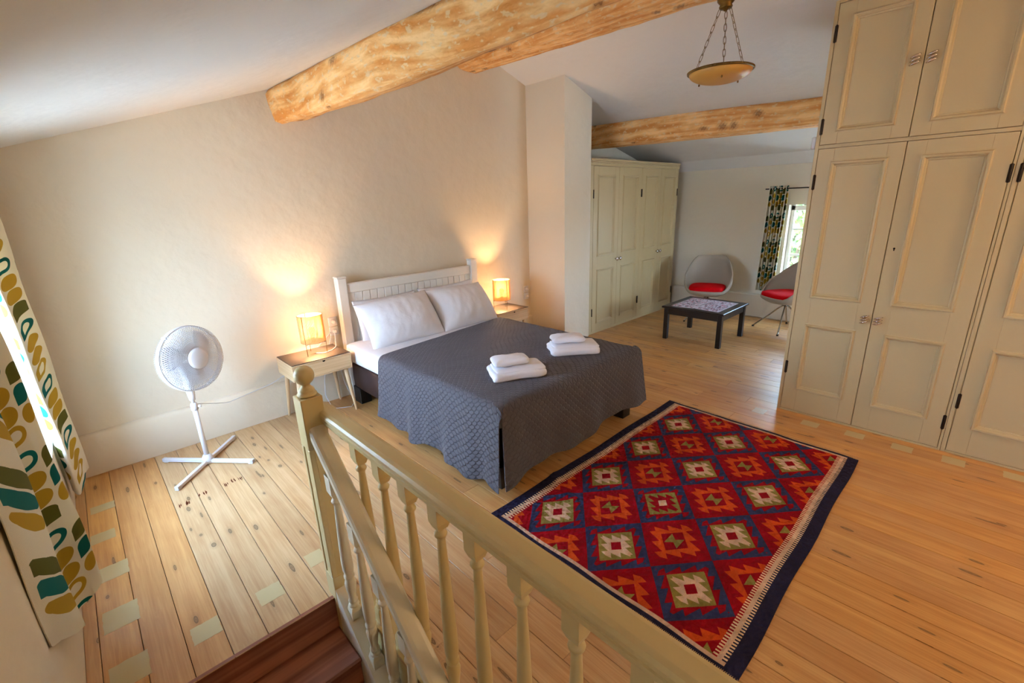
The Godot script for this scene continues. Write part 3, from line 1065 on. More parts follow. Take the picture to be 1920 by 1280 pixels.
# ---------------------------------------------------------------- cupboards
func frame_ring(st: SurfaceTool, x0: float, y0: float, x1: float, y1: float, prof: Array) -> void:
	st.set_smooth_group(0xFFFFFFFF)
	for i in prof.size() - 1:
		var a: Vector2 = prof[i]
		var b: Vector2 = prof[i + 1]
		var ra := [Vector3(x0 - a.x, y0 - a.x, a.y), Vector3(x1 + a.x, y0 - a.x, a.y), Vector3(x1 + a.x, y1 + a.x, a.y), Vector3(x0 - a.x, y1 + a.x, a.y)]
		var rb := [Vector3(x0 - b.x, y0 - b.x, b.y), Vector3(x1 + b.x, y0 - b.x, b.y), Vector3(x1 + b.x, y1 + b.x, b.y), Vector3(x0 - b.x, y1 + b.x, b.y)]
		for k in 4:
			var l := (k + 1) % 4
			quad(st, rb[k], rb[l], ra[l], ra[k])

func panel_door(parent: Node3D, x0: float, x1: float, y0: float, y1: float, openings: Array, hinge_left: bool, knob_y: float, knob_kind: int, hinges: Array) -> void:
	var st := new_st()
	var th := 0.022
	var xa: float = openings[0][0]
	var xb: float = openings[0][1]
	lohi(st, Vector3(x0, y0, -th), Vector3(xa, y1, 0), 0.0025)
	lohi(st, Vector3(xb, y0, -th), Vector3(x1, y1, 0), 0.0025)
	var ys := [y0]
	for o in openings: ys += [o[2], o[3]]
	ys.append(y1)
	for i in range(0, ys.size(), 2): lohi(st, Vector3(xa - 0.001, ys[i], -th), Vector3(xb + 0.001, ys[i + 1], -0.0002), 0.001)
	var door := obj("door", st, M.cream, parent)
	for o in openings:
		st = new_st()
		lohi(st, Vector3(o[0] - 0.004, o[2] - 0.004, -th), Vector3(o[1] + 0.004, o[3] + 0.004, -0.011), 0.0)
		obj("panel", st, M.cream, door)
		st = new_st()
		frame_ring(st, o[0], o[2], o[1], o[3], [Vector2(-0.020, -0.012), Vector2(-0.018, -0.006), Vector2(-0.010, -0.003), Vector2(-0.008, 0.004), Vector2(-0.001, 0.012), Vector2(0.008, 0.013), Vector2(0.013, 0.004), Vector2(0.018, 0.003), Vector2(0.018, -0.003)])
		obj("moulding", st, M.cream, door)
	if knob_kind >= 0:
		st = new_st()
		var kx := x1 - 0.035 if hinge_left else x0 + 0.035
		if knob_kind == 0:       # three slanting bars on a stem
			tube(st, [Vector3(kx, knob_y, -0.002), Vector3(kx, knob_y, 0.02)], 0.006, 8)
			for k in 3:
				var c := Vector3(kx, knob_y + (k - 1) * 0.019, 0.026)
				tube(st, [c + Vector3(-0.024, -0.009, 0), c + Vector3(-0.012, -0.005, 0.004), c + Vector3(0, 0, 0.006), c + Vector3(0.012, 0.005, 0.004), c + Vector3(0.024, 0.009, 0)], [0.002, 0.0065, 0.008, 0.0065, 0.002], 8)
		else:                    # small glass-like rosette knobs
			lathe(st, [Vector2(0.0, 0.0), Vector2(0.010, 0.0), Vector2(0.008, 0.012), Vector2(0.014, 0.018), Vector2(0.024, 0.024), Vector2(0.026, 0.032), Vector2(0.018, 0.040), Vector2(0.0, 0.043)], 8, Transform3D(Basis(Vector3.RIGHT, Vector3.BACK, Vector3.DOWN), Vector3(kx, knob_y, -0.001)), 0)
		obj("knob", st, M.silver, door)
	for hy in hinges:
		st = new_st()
		var hx := x0 - 0.001 if hinge_left else x1 + 0.001
		lathe(st, [Vector2(0, 0), Vector2(0.0045, 0), Vector2(0.0055, 0.003), Vector2(0.0055, 0.097), Vector2(0.0045, 0.1), Vector2(0, 0.1)], 8, Transform3D(Basis.IDENTITY, Vector3(hx, hy - 0.05, 0.003)))
		lohi(st, Vector3(hx - 0.009, hy - 0.047, -0.004), Vector3(hx + 0.009, hy + 0.047, 0.0012), 0.0005)
		obj("hinge", st, M.iron, door)

func tall_unit(at: Vector3, label: String, last: bool) -> void:
	var t := thing("tall_cupboard", label, "cupboard", at, -PI / 2, "tall built-in cupboards on the right")
	var wd := 0.972
	var st := new_st()
	lohi(st, Vector3(0, 0, -0.42), Vector3(0.022, 2.785, 0), 0.002)
	lohi(st, Vector3(wd - 0.012, 0, -0.42), Vector3(wd, 2.785, 0), 0.001)
	lohi(st, Vector3(0.022, 0, -0.42), Vector3(wd - 0.012, 0.014, -0.001), 0.0)
	lohi(st, Vector3(0.022, 1.925, -0.42), Vector3(wd - 0.012, 1.945, -0.001), 0.0)
	lohi(st, Vector3(0.022, 2.768, -0.42), Vector3(wd - 0.012, 2.785, -0.001), 0.0)
	lohi(st, Vector3(0.022, 0.014, -0.42), Vector3(wd - 0.012, 2.77, -0.405), 0.0)
	obj("carcass", st, M.cream, t)
	panel_door(t, 0.025, 0.487, 0.017, 1.922, [[0.120, 0.398, 0.206, 0.702], [0.120, 0.398, 0.925, 1.825]], true, 0.808, 0, [0.36, 1.71])
	panel_door(t, 0.491, 0.957, 0.017, 1.922, [[0.585, 0.862, 0.206, 0.702], [0.585, 0.862, 0.925, 1.825]], false, 0.808, 0, [0.20, 1.71])
	panel_door(t, 0.025, 0.487, 1.948, 2.765, [[0.120, 0.398, 2.035, 2.675]], true, 2.362, 0, [2.06, 2.60])
	panel_door(t, 0.491, 0.957, 1.948, 2.765, [[0.585, 0.862, 2.035, 2.675]], false, 2.362, 0, [2.06, 2.60])
	st = new_st()
	lathe(st, [Vector2(0, 0), Vector2(0.006, 0), Vector2(0.006, 0.0015), Vector2(0, 0.0015)], 10, Transform3D(Basis(Vector3.RIGHT, Vector3.BACK, Vector3.DOWN), Vector3(0.530, 1.283, 0.0)))
	lohi(st, Vector3(0.527, 1.268, 0), Vector3(0.533, 1.282, 0.0015), 0.0)
	obj("keyhole", st, M.void, t)

func cupboards() -> void:
	tall_unit(Vector3(3.82, 0, -0.982), "tall cream panelled cupboard nearest the sitting corner, beside the rug", false)
	tall_unit(Vector3(3.82, 0, -0.008), "tall cream panelled cupboard cut off by the right edge of the photo", true)
	var st0 := new_st()
	lohi(st0, Vector3(3.835, 1.925, -1.012), Vector3(3.905, 2.005, -0.9825), 0.006)
	lohi(st0, Vector3(3.855, 1.945, -1.016), Vector3(3.885, 1.985, -1.011), 0.002)
	tag(obj("wall_switch", st0, M.white_plastic), "small pale box fixed high on the side of the tall cupboard", "switch")
	# cream wardrobe between the pier and the far wall
	var t := thing("wardrobe", "wide cream four-door panelled wardrobe standing between pier and far wall", "wardrobe", Vector3(4.502, 0, -3.385))
	var st := new_st()
	lohi(st, Vector3(0, 0, -0.46), Vector3(0.082, 2.03, 0), 0.003)
	lohi(st, Vector3(2.106, 0, -0.46), Vector3(2.124, 2.03, 0), 0.003)
	lohi(st, Vector3(1.132, 0.03, -0.4), Vector3(1.143, 2.02, -0.001), 0.001)
	lohi(st, Vector3(0.082, 0, -0.46), Vector3(2.106, 0.028, -0.002), 0.001)
	lohi(st, Vector3(0.082, 0.02, -0.46), Vector3(2.106, 2.03, -0.44), 0.0)
	obj("carcass", st, M.cream, t)
	st = new_st()
	lohi(st, Vector3(0.0, 2.022, -0.46), Vector3(2.126, 2.055, 0.008), 0.004)
	lohi(st, Vector3(0.0, 2.055, -0.46), Vector3(2.120, 2.078, 0.022), 0.008)
	lohi(st, Vector3(0.0, 2.078, -0.46), Vector3(2.110, 2.10, 0.03), 0.004)
	obj("cornice", st, M.cream, t)
	var xs := [[0.084, 0.608, true], [0.611, 1.130, false], [1.145, 1.628, true], [1.631, 2.104, false]]
	for e in xs: panel_door(t, e[0], e[1], 0.03, 2.02, [[e[0] + 0.10, e[1] - 0.09, 0.14, 0.80], [e[0] + 0.10, e[1] - 0.09, 0.99, 1.91]], e[2], 0.91, 1, [0.28, 1.71])

# ---------------------------------------------------------------- soft shapes
func spow(a: float, e: float) -> float:
	return signf(a) * pow(absf(a), e)

# rounded block; e near 0 is boxy, 1 is an ellipsoid
func slab(st: SurfaceTool, c: Vector3, s: Vector3, e1: float, e2: float, wob := 0.0, xf := Transform3D.IDENTITY, seed_ := 0, nu := 48, nv := 20, group := 6) -> void:
	var f := FastNoiseLite.new()
	f.seed = seed_
	f.frequency = 6.0
	var P := []
	var W := []
	for i in nu:
		var th := TAU * i / nu
		var row := []
		var wr := []
		for j in nv + 1:
			var ph := lerpf(-PI / 2, PI / 2, j / float(nv))
			var r := spow(cos(ph), e1) if j > 0 and j < nv else 0.0
			var p := Vector3(s.x / 2 * r * spow(cos(th), e2), s.y / 2 * spow(sin(ph), e1), -s.z / 2 * r * spow(sin(th), e2))
			if wob > 0.0: p += p.normalized() * wob * f.get_noise_3dv((p + c) * 1.6)
			row.append(xf * (c + p))
			wr.append(Vector2(p.x + p.z * 0.3, p.y + p.z))
		P.append(row); W.append(wr)
	sheet(st, P, W, 0.0, true, group)

func pillow_mesh(w: float, h: float, t: float, seed_: int) -> ArrayMesh:
	var f := FastNoiseLite.new()
	f.seed = seed_
	f.frequency = 3.5
	f.fractal_octaves = 3
	var st := new_st()
	for side: float in [1.0, -1.0]:
		var P := []
		var W := []
		var n := 40
		var m := 28
		for i in n + 1:
			var u := lerpf(-1, 1, i / float(n)) * side
			var row := []
			var wr := []
			for j in m + 1:
				var v := lerpf(-1, 1, j / float(m))
				var bulge := pow(maxf(1 - pow(absf(u), 2.6), 0), 0.62) * pow(maxf(1 - pow(absf(v), 2.6), 0), 0.62)
				var x := u * w / 2 * (1 - 0.05 * (1 - v * v) * u * u)
				var y := v * h / 2 * (1 - 0.07 * (1 - u * u) * v * v)
				var crease := 0.010 * f.get_noise_2d(x * 3.0 + side * 9, y * 1.3) * bulge + 0.006 * sin(x * 46.0 + y * 13.0) * maxf(0, -v - 0.35) * bulge
				var z := side * (t / 2 * bulge) + crease
				z += -0.02 * v * v + 0.012 * sin(u * 2.0 + seed_)
				row.append(Vector3(x, y, z))
				wr.append(Vector2(x, y))
			P.append(row); W.append(wr)
		sheet(st, P, W, 0.0, false, 8)
	return commit(st)

# ---------------------------------------------------------------- bed
func bed() -> void:
	var t := thing("bed", "double bed frame with white boarded headboard, brown base and black legs", "bed", Vector3(2.255, 0, -2.8))
	var st := new_st()
	slab(st, Vector3(2.255, 0.245, -2.79), Vector3(1.39, 0.23, 1.93), 0.10, 0.06, 0.0, Transform3D.IDENTITY, 0, 48, 12)
	obj("base", st, M.bed_base, t, true)
	for e in [[1.605, -3.66], [1.604, -1.845], [2.880, -1.832], [2.875, -3.66]]:
		st = new_st()
		lohi(st, Vector3(e[0] - 0.05, 0, e[1] - 0.06), Vector3(e[0] + 0.05, 0.15, e[1] + 0.06), 0.004)
		obj("leg", st, M.black, t, true)
	for x in [1.617, 3.063]:
		st = new_st()
		lohi(st, Vector3(x - 0.04, 0.0, -3.872), Vector3(x + 0.04, 1.082, -3.795), 0.006)
		lohi(st, Vector3(x - 0.044, 1.08, -3.876), Vector3(x + 0.044, 1.096, -3.791), 0.004)
		obj("headboard_post", st, M.white_paint, t, true)
	st = new_st()
	lohi(st, Vector3(1.657, 0.945, -3.85), Vector3(3.023, 1.03, -3.81), 0.008)
	obj("headboard_rail", st, M.white_paint, t, true)
	st = new_st()
	lohi(st, Vector3(1.657, 0.33, -3.85), Vector3(3.023, 0.42, -3.81), 0.006)
	obj("headboard_rail", st, M.white_paint, t, true)
	var n := 19
	var p := (3.023 - 1.657) / n
	for i in n:
		st = new_st()
		lohi(st, Vector3(1.657 + p * i + 0.0015, 0.42, -3.842), Vector3(1.657 + p * (i + 1) - 0.0015, 0.946, -3.822), 0.0045)
		obj("slat", st, M.white_paint, t, true)
	st = new_st()
	slab(st, Vector3(2.25, 0.457, -2.775), Vector3(1.44, 0.19, 1.98), 0.30, 0.07, 0.0, Transform3D.IDENTITY, 0, 64, 16)
	tag(obj("mattress", st, M.linen), "white sheeted mattress showing between the pillows and the grey coverlet", "mattress")
	# pillows
	var lean := Basis(Vector3.RIGHT, deg_to_rad(-38))
	var pil := [[Vector3(1.955, 0.722, -3.455), -0.05, 0.035, "front white pillow nearest the fan, leaning on the headboard", 1], [Vector3(2.635, 0.722, -3.455), 0.06, -0.02, "front white pillow nearest the far lamp, leaning on the headboard", 2],
		[Vector3(1.985, 0.665, -3.70), 0.03, 0.0, "back white pillow mostly hidden behind the front pillow nearest the fan", 3], [Vector3(2.66, 0.675, -3.70), -0.04, 0.02, "back white pillow mostly hidden behind the front pillow nearest the far lamp", 4]]
	for e in pil:
		var o := obj("pillow", pillow_mesh(0.70 if e[4] < 3 else 0.66, 0.46, 0.22 if e[4] < 3 else 0.09, e[4]), M.linen)
		o.transform = Transform3D(Basis(Vector3.UP, e[1]) * (lean if e[4] < 3 else Basis(Vector3.RIGHT, deg_to_rad(-14))) * Basis(Vector3.BACK, e[2]), e[0])
		tag(o, e[3], "pillow", "white pillows on the bed")
	coverlet()
	towels()

func coverlet() -> void:
	var st := new_st()
	var f := FastNoiseLite.new()
	f.seed = 3
	f.frequency = 1.6
	var P := []
	var W := []
	var n := 90
	var top := 0.560
	for i in n + 1:
		var t := i / float(n)
		var row := []
		var wr := []
		# across: left hem -> right hem
		var zl := lerpf(-3.10, -1.735, t)
		var zr := lerpf(-3.30, -1.735, t)
		var wave := 0.022 * sin(t * 19.0 + 0.6) + 0.012 * sin(t * 41.0)
		var hem_l := 0.045 + 0.018 * sin(t * 13.0 + 1.0) + 0.012 * sin(t * 29.0) + (0.03 * (1 - t)) - 0.012 * smoothstep(0.85, 1.0, t)
		var out_l := 0.035 + 0.012 * t * (1 - t) + wave * (1 - 0.7 * smoothstep(0.85, 1.0, t))
		var prof := []
		var m := 10
		for j in m + 1: 
			var s := j / float(m)
			prof.append(Vector2(lerpf(1.515 - out_l, 1.515, pow(s, 0.8)), lerpf(hem_l, 0.505, s)))
		for j in range(1, 7):
			var a := PI / 2 * j / 6.0
			prof.append(Vector2(1.515 + 0.055 * (1 - cos(a)), 0.505 + 0.055 * sin(a)))
		for j in range(1, 25):
			var s := j / 25.0
			prof.append(Vector2(lerpf(1.57, 2.935, s), 0.56))
		for j in range(0, 7):
			var a := PI / 2 * j / 6.0
			prof.append(Vector2(2.935 + 0.055 * sin(a), 0.56 - 0.055 * (1 - cos(a))))
		for j in range(1, m + 1):
			var s := j / float(m)
			prof.append(Vector2(2.99 + 0.045 * s + 0.012 * s * sin(t * 17.0), lerpf(0.505, 0.11, s)))
		var run := 0.0
		for j in prof.size():
			var q: Vector2 = prof[j]
			if j: run += q.distance_to(prof[j - 1])
			var s := clampf((q.x - 1.5) / 1.5, 0, 1)
			var z := lerpf(zl, zr, s)
			var y := q.y
			if q.y > 0.5:
				y += 0.004 * f.get_noise_2d(q.x * 3, z * 3) - 0.012 * exp(-pow((q.x - 2.25) / 0.35, 2)) * smoothstep(-2.3, -1.8, z)
				if z > -1.80: y -= 0.05 * (1 - sqrt(maxf(0, 1 - pow((z + 1.80) / 0.0655, 2)))) * 0.9
			elif q.x < 1.6:
				# the corner flap swings forward past the foot of the bed
				var drop := clampf((0.5 - q.y) / 0.45, 0, 1)
				z += 0.012 * drop * smoothstep(0.8, 1.0, t) - 0.02 * drop * (1 - smoothstep(0.0, 0.2, t))
			row.append(Vector3(q.x, y, z))
			wr.append(Vector2(z, run))
		P.append(row); W.append(wr)
	for i in P.size():
		P[i].reverse(); W[i].reverse()
	sheet(st, P, W, 0.006)
	# foot flap
	P = []; W = []
	n = 80
	for i in n + 1:
		var t := i / float(n)
		var x := lerpf(1.532, 2.992, t)
		var row := []
		var wr := []
		var hem := 0.088 + 0.05 * t + 0.02 * sin(t * 11.0) - 0.03 * (1 - smoothstep(0.0, 0.12, t))
		var wave := 0.016 * sin(t * 15.0 + 0.5) + 0.008 * sin(t * 37.0)
		var run := 0.0
		var prev := Vector2.ZERO
		for j in 19:
			var q := Vector2.ZERO
			if j < 8:
				var a := PI / 2 * j / 7.0
				q = Vector2(-1.795 + 0.065 * sin(a), 0.562 - 0.06 * (1 - cos(a)))
			else:
				var s := (j - 7) / 11.0
				q = Vector2(-1.730 + 0.035 * s + wave * s, lerpf(0.502, hem, s))
			if j < 8: q.y += - 0.012 * exp(-pow((x - 2.25) / 0.35, 2))
			if j: run += q.distance_to(prev)
			prev = q
			var flare := clampf((0.5 - q.y) / 0.4, 0, 1)
			var xx := x + (t - 0.5) * 2.0 * flare * (0.05 if t > 0.5 else 0.030)
			row.append(Vector3(xx, q.y, q.x))
			wr.append(Vector2(x, run + 0.02))
		P.append(row); W.append(wr)
	for i in P.size():
		P[i].reverse(); W[i].reverse()
	sheet(st, P, W, 0.006, false, 12)
	tag(obj("coverlet", st, M.quilt), "grey quilted coverlet with fan stitching hanging over the sides of the bed", "coverlet")

func towels() -> void:
	var defs := [[Vector3(1.955, 0.556, -2.045), -28.0, 0.0, "large folded white towel under a smaller one, nearer the railing"], [Vector3(2.575, 0.556, -2.07), -38.0, 1.0, "large folded white towel under a smaller one, nearer the wardrobe"]]
	for e in defs:
		var xf := Transform3D(Basis(Vector3.UP, deg_to_rad(e[1])).scaled(Vector3(1.08, 1.0, 1.08)), e[0])
		var st := new_st()
		slab(st, Vector3(0.0, 0.032, 0.0), Vector3(0.335, 0.068, 0.225), 0.62, 0.17, 0.016, Transform3D.IDENTITY, 5 + int(e[2]), 72, 24)
		slab(st, Vector3(0.012, 0.058, -0.012), Vector3(0.315, 0.030, 0.205), 0.8, 0.2, 0.012, Transform3D.IDENTITY, 9 + int(e[2]), 56, 16, 7)
		var o := obj("folded_towel", st, M.towel)
		o.transform = xf
		tag(o, e[3], "towel", "folded white towels on the coverlet")
		st = new_st()
		slab(st, Vector3(-0.030, 0.101, -0.030), Vector3(0.225, 0.062, 0.135), 0.8, 0.2, 0.014, Transform3D.IDENTITY, 15 + int(e[2]), 64, 22)
		o = obj("folded_towel", st, M.towel)
		o.transform = xf
		tag(o, "small folded white towel on top of the pile nearer the %s" % ["railing", "wardrobe"][int(e[2])], "towel", "folded white towels on the coverlet")

# ---------------------------------------------------------------- bedside
func nightstand(at: Vector3, label: String) -> Node3D:
	var t := thing("nightstand", label, "nightstand", at, 0.0, "matching nightstands beside the bed")
	var w := 0.235
	var d := 0.175
	var st := new_st()
	lohi(st, Vector3(-w, 0.385, -d), Vector3(-w + 0.012, 0.515, d), 0.002)
	lohi(st, Vector3(w - 0.012, 0.385, -d), Vector3(w, 0.515, d), 0.002)
	lohi(st, Vector3(-w + 0.012, 0.385, -d), Vector3(w - 0.012, 0.397, d - 0.002), 0.001)
	lohi(st, Vector3(-w + 0.012, 0.397, -d), Vector3(w - 0.012, 0.515, -d + 0.01), 0.001)
	lohi(st, Vector3(-w + 0.012, 0.507, d - 0.012), Vector3(w - 0.012, 0.515, d), 0.001)
	obj("body", st, M.light_wood, t)
	st = new_st()
	lohi(st, Vector3(-w + 0.003, 0.5155, -d + 0.003), Vector3(w - 0.003, 0.5205, d - 0.003), 0.001)
	obj("top", st, M.dark_top, t)
	st = new_st()
	lohi(st, Vector3(-w + 0.0135, 0.3985, d - 0.015), Vector3(w - 0.0135, 0.5055, d - 0.001), 0.0015, Vector2.ZERO, 0)
	var dr := obj("drawer", st, M.light_wood, t)
	st = new_st()
	var half := []
	for k in 13: half.append(Vector2(0.012 * cos(PI * k / 12.0 + PI), 0.012 * sin(PI * k / 12.0 + PI)))
	prism(st, half, 0.0, 0.0012, Transform3D(Basis.IDENTITY, Vector3(0.01, 0.505, d - 0.0012)))
	obj("finger_notch", st, M.void, dr)
	for sx in [-1, 1]:
		for sz in [-1, 1]:
			st = new_st()
			var a := Vector3(sx * (w - 0.045), 0.386, sz * (d - 0.045))
			var b := Vector3(sx * (w - 0.012), 0.0, sz * (d - 0.015))
			tube(st, [b, b.lerp(a, 0.02), a.lerp(b, 0.3), a], [0.008, 0.0095, 0.0165, 0.0175], 14)
			obj("leg", st, M.light_wood, t)
	return t

func table_lamp(at: Vector3, turn: float, label: String) -> Node3D:
	var t := thing("table_lamp", label, "lamp", at, turn, "lit table lamps on the nightstands")
	var r := 0.094
	var y0 := 0.105
	var y1 := 0.325
	# shade of upright strings, split in bundles with hairline gaps
	var st := new_st()
	var n := 120
	for k in n:
		var a0 := TAU * (k + 0.05) / n
		var a1 := TAU * (k + 0.95) / n
		var am := (a0 + a1) / 2
		st.set_smooth_group(0xFFFFFFFF)
		var pts := []
		for e in [[a0, r], [am, r + 0.0016], [a1, r], [am, r - 0.0010]]: pts.append(Vector3(e[1] * cos(e[0]), 0, -e[1] * sin(e[0])))
		for q in 4:
			var p: Vector3 = pts[q]
			var p2: Vector3 = pts[(q + 1) % 4]
			quad(st, p + Vector3(0, y0, 0), p2 + Vector3(0, y0, 0), p2 + Vector3(0, y1, 0), p + Vector3(0, y1, 0))
	var sh := obj("lamp_shade", st, M.shade, t)
	for y in [y0, y1]:
		st = new_st()
		var ring := []
		for k in 40: ring.append(Vector3(r * cos(TAU * k / 40), y, r * sin(TAU * k / 40)))
		tube(st, ring, 0.0016, 6, true)
		obj("rim", st, M.iron, sh)
	for k in 3:
		st = new_st()
		var g := TAU * k / 3.0 + 0.5
		var c := Vector3(cos(g), 0, sin(g))
		tube(st, [c * r + Vector3(0, y1, 0), c * r + Vector3(0, 0.09, 0), c * (r - 0.004) + Vector3(0, 0.001, 0)], 0.0022, 6)
		obj("leg", st, M.brass, t)
	st = new_st()
	for k in 3:
		var g := TAU * k / 3.0 + 0.5
		tube(st, [Vector3(cos(g) * r, 0.092, sin(g) * r), Vector3(0, 0.098, 0)], 0.0018, 6)
	lathe(st, [Vector2(0, 0.096), Vector2(0.017, 0.097), Vector2(0.018, 0.102), Vector2(0.015, 0.135), Vector2(0, 0.136)], 16)
	obj("holder", st, M.iron, t)
	st = new_st()
	lathe(st, [Vector2(0.0, 0.137), Vector2(0.012, 0.138), Vector2(0.013, 0.15), Vector2(0.022, 0.175), Vector2(0.027, 0.195), Vector2(0.024, 0.212), Vector2(0.014, 0.222), Vector2(0, 0.225)], 20)
	obj("bulb", st, M.bulb, t)
	var li := OmniLight3D.new()
	li.name = "lamp_light"
	li.light_color = Color(1.0, 0.80, 0.58)
	li.light_energy = LAMP_ENERGY
	li.light_size = 0.03
	li.omni_range = 14.0
	li.omni_attenuation = 2.0
	li.shadow_enabled = true
	li.position = Vector3(0, 0.192, 0)
	t.add_child(li)
	return t

func cord(owner_thing: Node3D, pts: Array, r := 0.0028) -> void:
	var st := new_st()
	tube(st, bez(pts, 48), r, 6)
	obj("power_cord", st, M.white_plastic, owner_thing, true)

func bedside() -> void:
	nightstand(Vector3(1.255, 0, -3.70), "pale wood nightstand with dark top beside the fan, left of the bed")
	nightstand(Vector3(3.365, 0, -3.70), "pale wood nightstand with dark top in the wall corner beyond the bed")
	var l1 := table_lamp(Vector3(1.275, 0.521, -3.71), 0.0, "lit string-shade lamp on the nightstand nearest the fan")
	table_lamp(Vector3(3.345, 0.521, -3.69), 0.9, "lit string-shade lamp on the nightstand in the wall corner")
	cord(l1, [Vector3(1.275, 0.525, -3.70), Vector3(1.33, 0.524, -3.66), Vector3(1.40, 0.524, -3.68), Vector3(1.46, 0.525, -3.74), Vector3(1.512, 0.55, -3.86), Vector3(1.53, 0.62, -3.895)])
	cord(l1, [Vector3(1.50, 0.60, -3.895), Vector3(1.40, 0.36, -3.87), Vector3(1.33, 0.10, -3.80), Vector3(1.34, 0.005, -3.70), Vector3(1.47, 0.004, -3.62), Vector3(1.54, 0.004, -3.70), Vector3(1.53, 0.15, -3.84), Vector3(1.52, 0.40, -3.88), Vector3(1.535, 0.60, -3.90)])
	cord(fan_thing, [Vector3(0.38, 0.44, -3.50), Vector3(0.46, 0.38, -3.62), Vector3(0.62, 0.28, -3.80), Vector3(0.78, 0.285, -3.86), Vector3(0.95, 0.31, -3.872), Vector3(1.10, 0.36, -3.885), Vector3(1.35, 0.5, -3.90), Vector3(1.50, 0.62, -3.90)], 0.003)
	var defs := [[Vector3(1.535, 0.62, HW), "white double socket with plugs beside the left bedpost"], [Vector3(3.955, 0.54, HW), "white wall socket with plug in the corner beside the pier"]]
	for e in defs:
		var t := thing("power_outlet", e[1], "socket", e[0], 0.0, "wall sockets behind the bed")
		var st := new_st()
		lohi(st, Vector3(-0.04, -0.04, 0), Vector3(0.04, 0.04, 0.012), 0.004)
		lohi(st, Vector3(-0.04, 0.045, 0), Vector3(0.04, 0.125, 0.012), 0.004)
		obj("face_plate", st, M.white_plastic, t)
		for y in [0.0, 0.085]:
			st = new_st()
			lathe(st, [Vector2(0, 0), Vector2(0.019, 0), Vector2(0.019, 0.012), Vector2(0.014, 0.03), Vector2(0.006, 0.036), Vector2(0, 0.036)], 14, Transform3D(Basis(Vector3.RIGHT, Vector3.BACK, Vector3.DOWN), Vector3(0, y, 0.012)))
			obj("plug", st, M.white_plastic, t)

# ---------------------------------------------------------------- rug
func rug() -> void:
	var t := thing("kilim_rug", "red flat-woven rug with stepped diamond medallions and navy striped borders", "rug", Vector3(2.36, 0, -1.01))
	var P := []
	var W := []
	var n := 80
	var m := 56
	var f := FastNoiseLite.new()
	f.seed = 12
	f.frequency = 1.1
	# corners measured on the floor
	var c := [Vector3(1.358, 0, -1.663), Vector3(3.376, 0, -1.668), Vector3(3.325, 0, -0.352), Vector3(1.362, 0, -0.346)]
	for i in n + 1:
		var u := i / float(n)
		var row := []
		var wr := []
		for j in m + 1:
			var v := j / float(m)
			var p: Vector3 = c[3].lerp(c[2], u).lerp(c[0].lerp(c[1], u), v)
			var y := 0.008 + 0.0035 * maxf(f.get_noise_2d(p.x * 2.2, p.z * 2.2), -0.4) + 0.009 * exp(-pow((p.x + p.z * 0.5 - 1.05) / 0.035, 2)) * smoothstep(0.45, 0.7, v)
			p.x += 0.004 * sin(v * 19.0) * (1.0 if u > 0.5 else -1.0) * absf(u - 0.5) * 2
			p.z += 0.004 * sin(u * 16.0) * absf(v - 0.5) * 2
			row.append(Vector3(p.x, y, p.z))
			wr.append(Vector2(u, 1 - v))
		P.append(row); W.append(wr)
	var st := new_st()
	sheet(st, P, W, 0.006)
	obj("weave", st, M.rug, t, true)
	st = new_st()
	var rg := RandomNumberGenerator.new()
	rg.seed = 8
	for side in 2:
		for k in 190:
			var v := (k + 0.5) / 190.0
			var a: Vector3 = c[0].lerp(c[3], v) if side == 0 else c[1].lerp(c[2], v)
			var d := -1.0 if side == 0 else 1.0
			var l := rg.randf_range(0.012, 0.026)
			a.y = 0.006
			var b := a + Vector3(d * l, -0.003, rg.randf_range(-0.008, 0.008))
			tube(st, [a - Vector3(d * 0.004, 0, 0), a.lerp(b, 0.5) + Vector3(0, 0.002, rg.randf_range(-0.004, 0.004)), b], [0.0018, 0.0022, 0.0014], 5)
	var o := obj("fringe", st, M.fringe, t, true)
	o.set_meta("kind", "stuff")

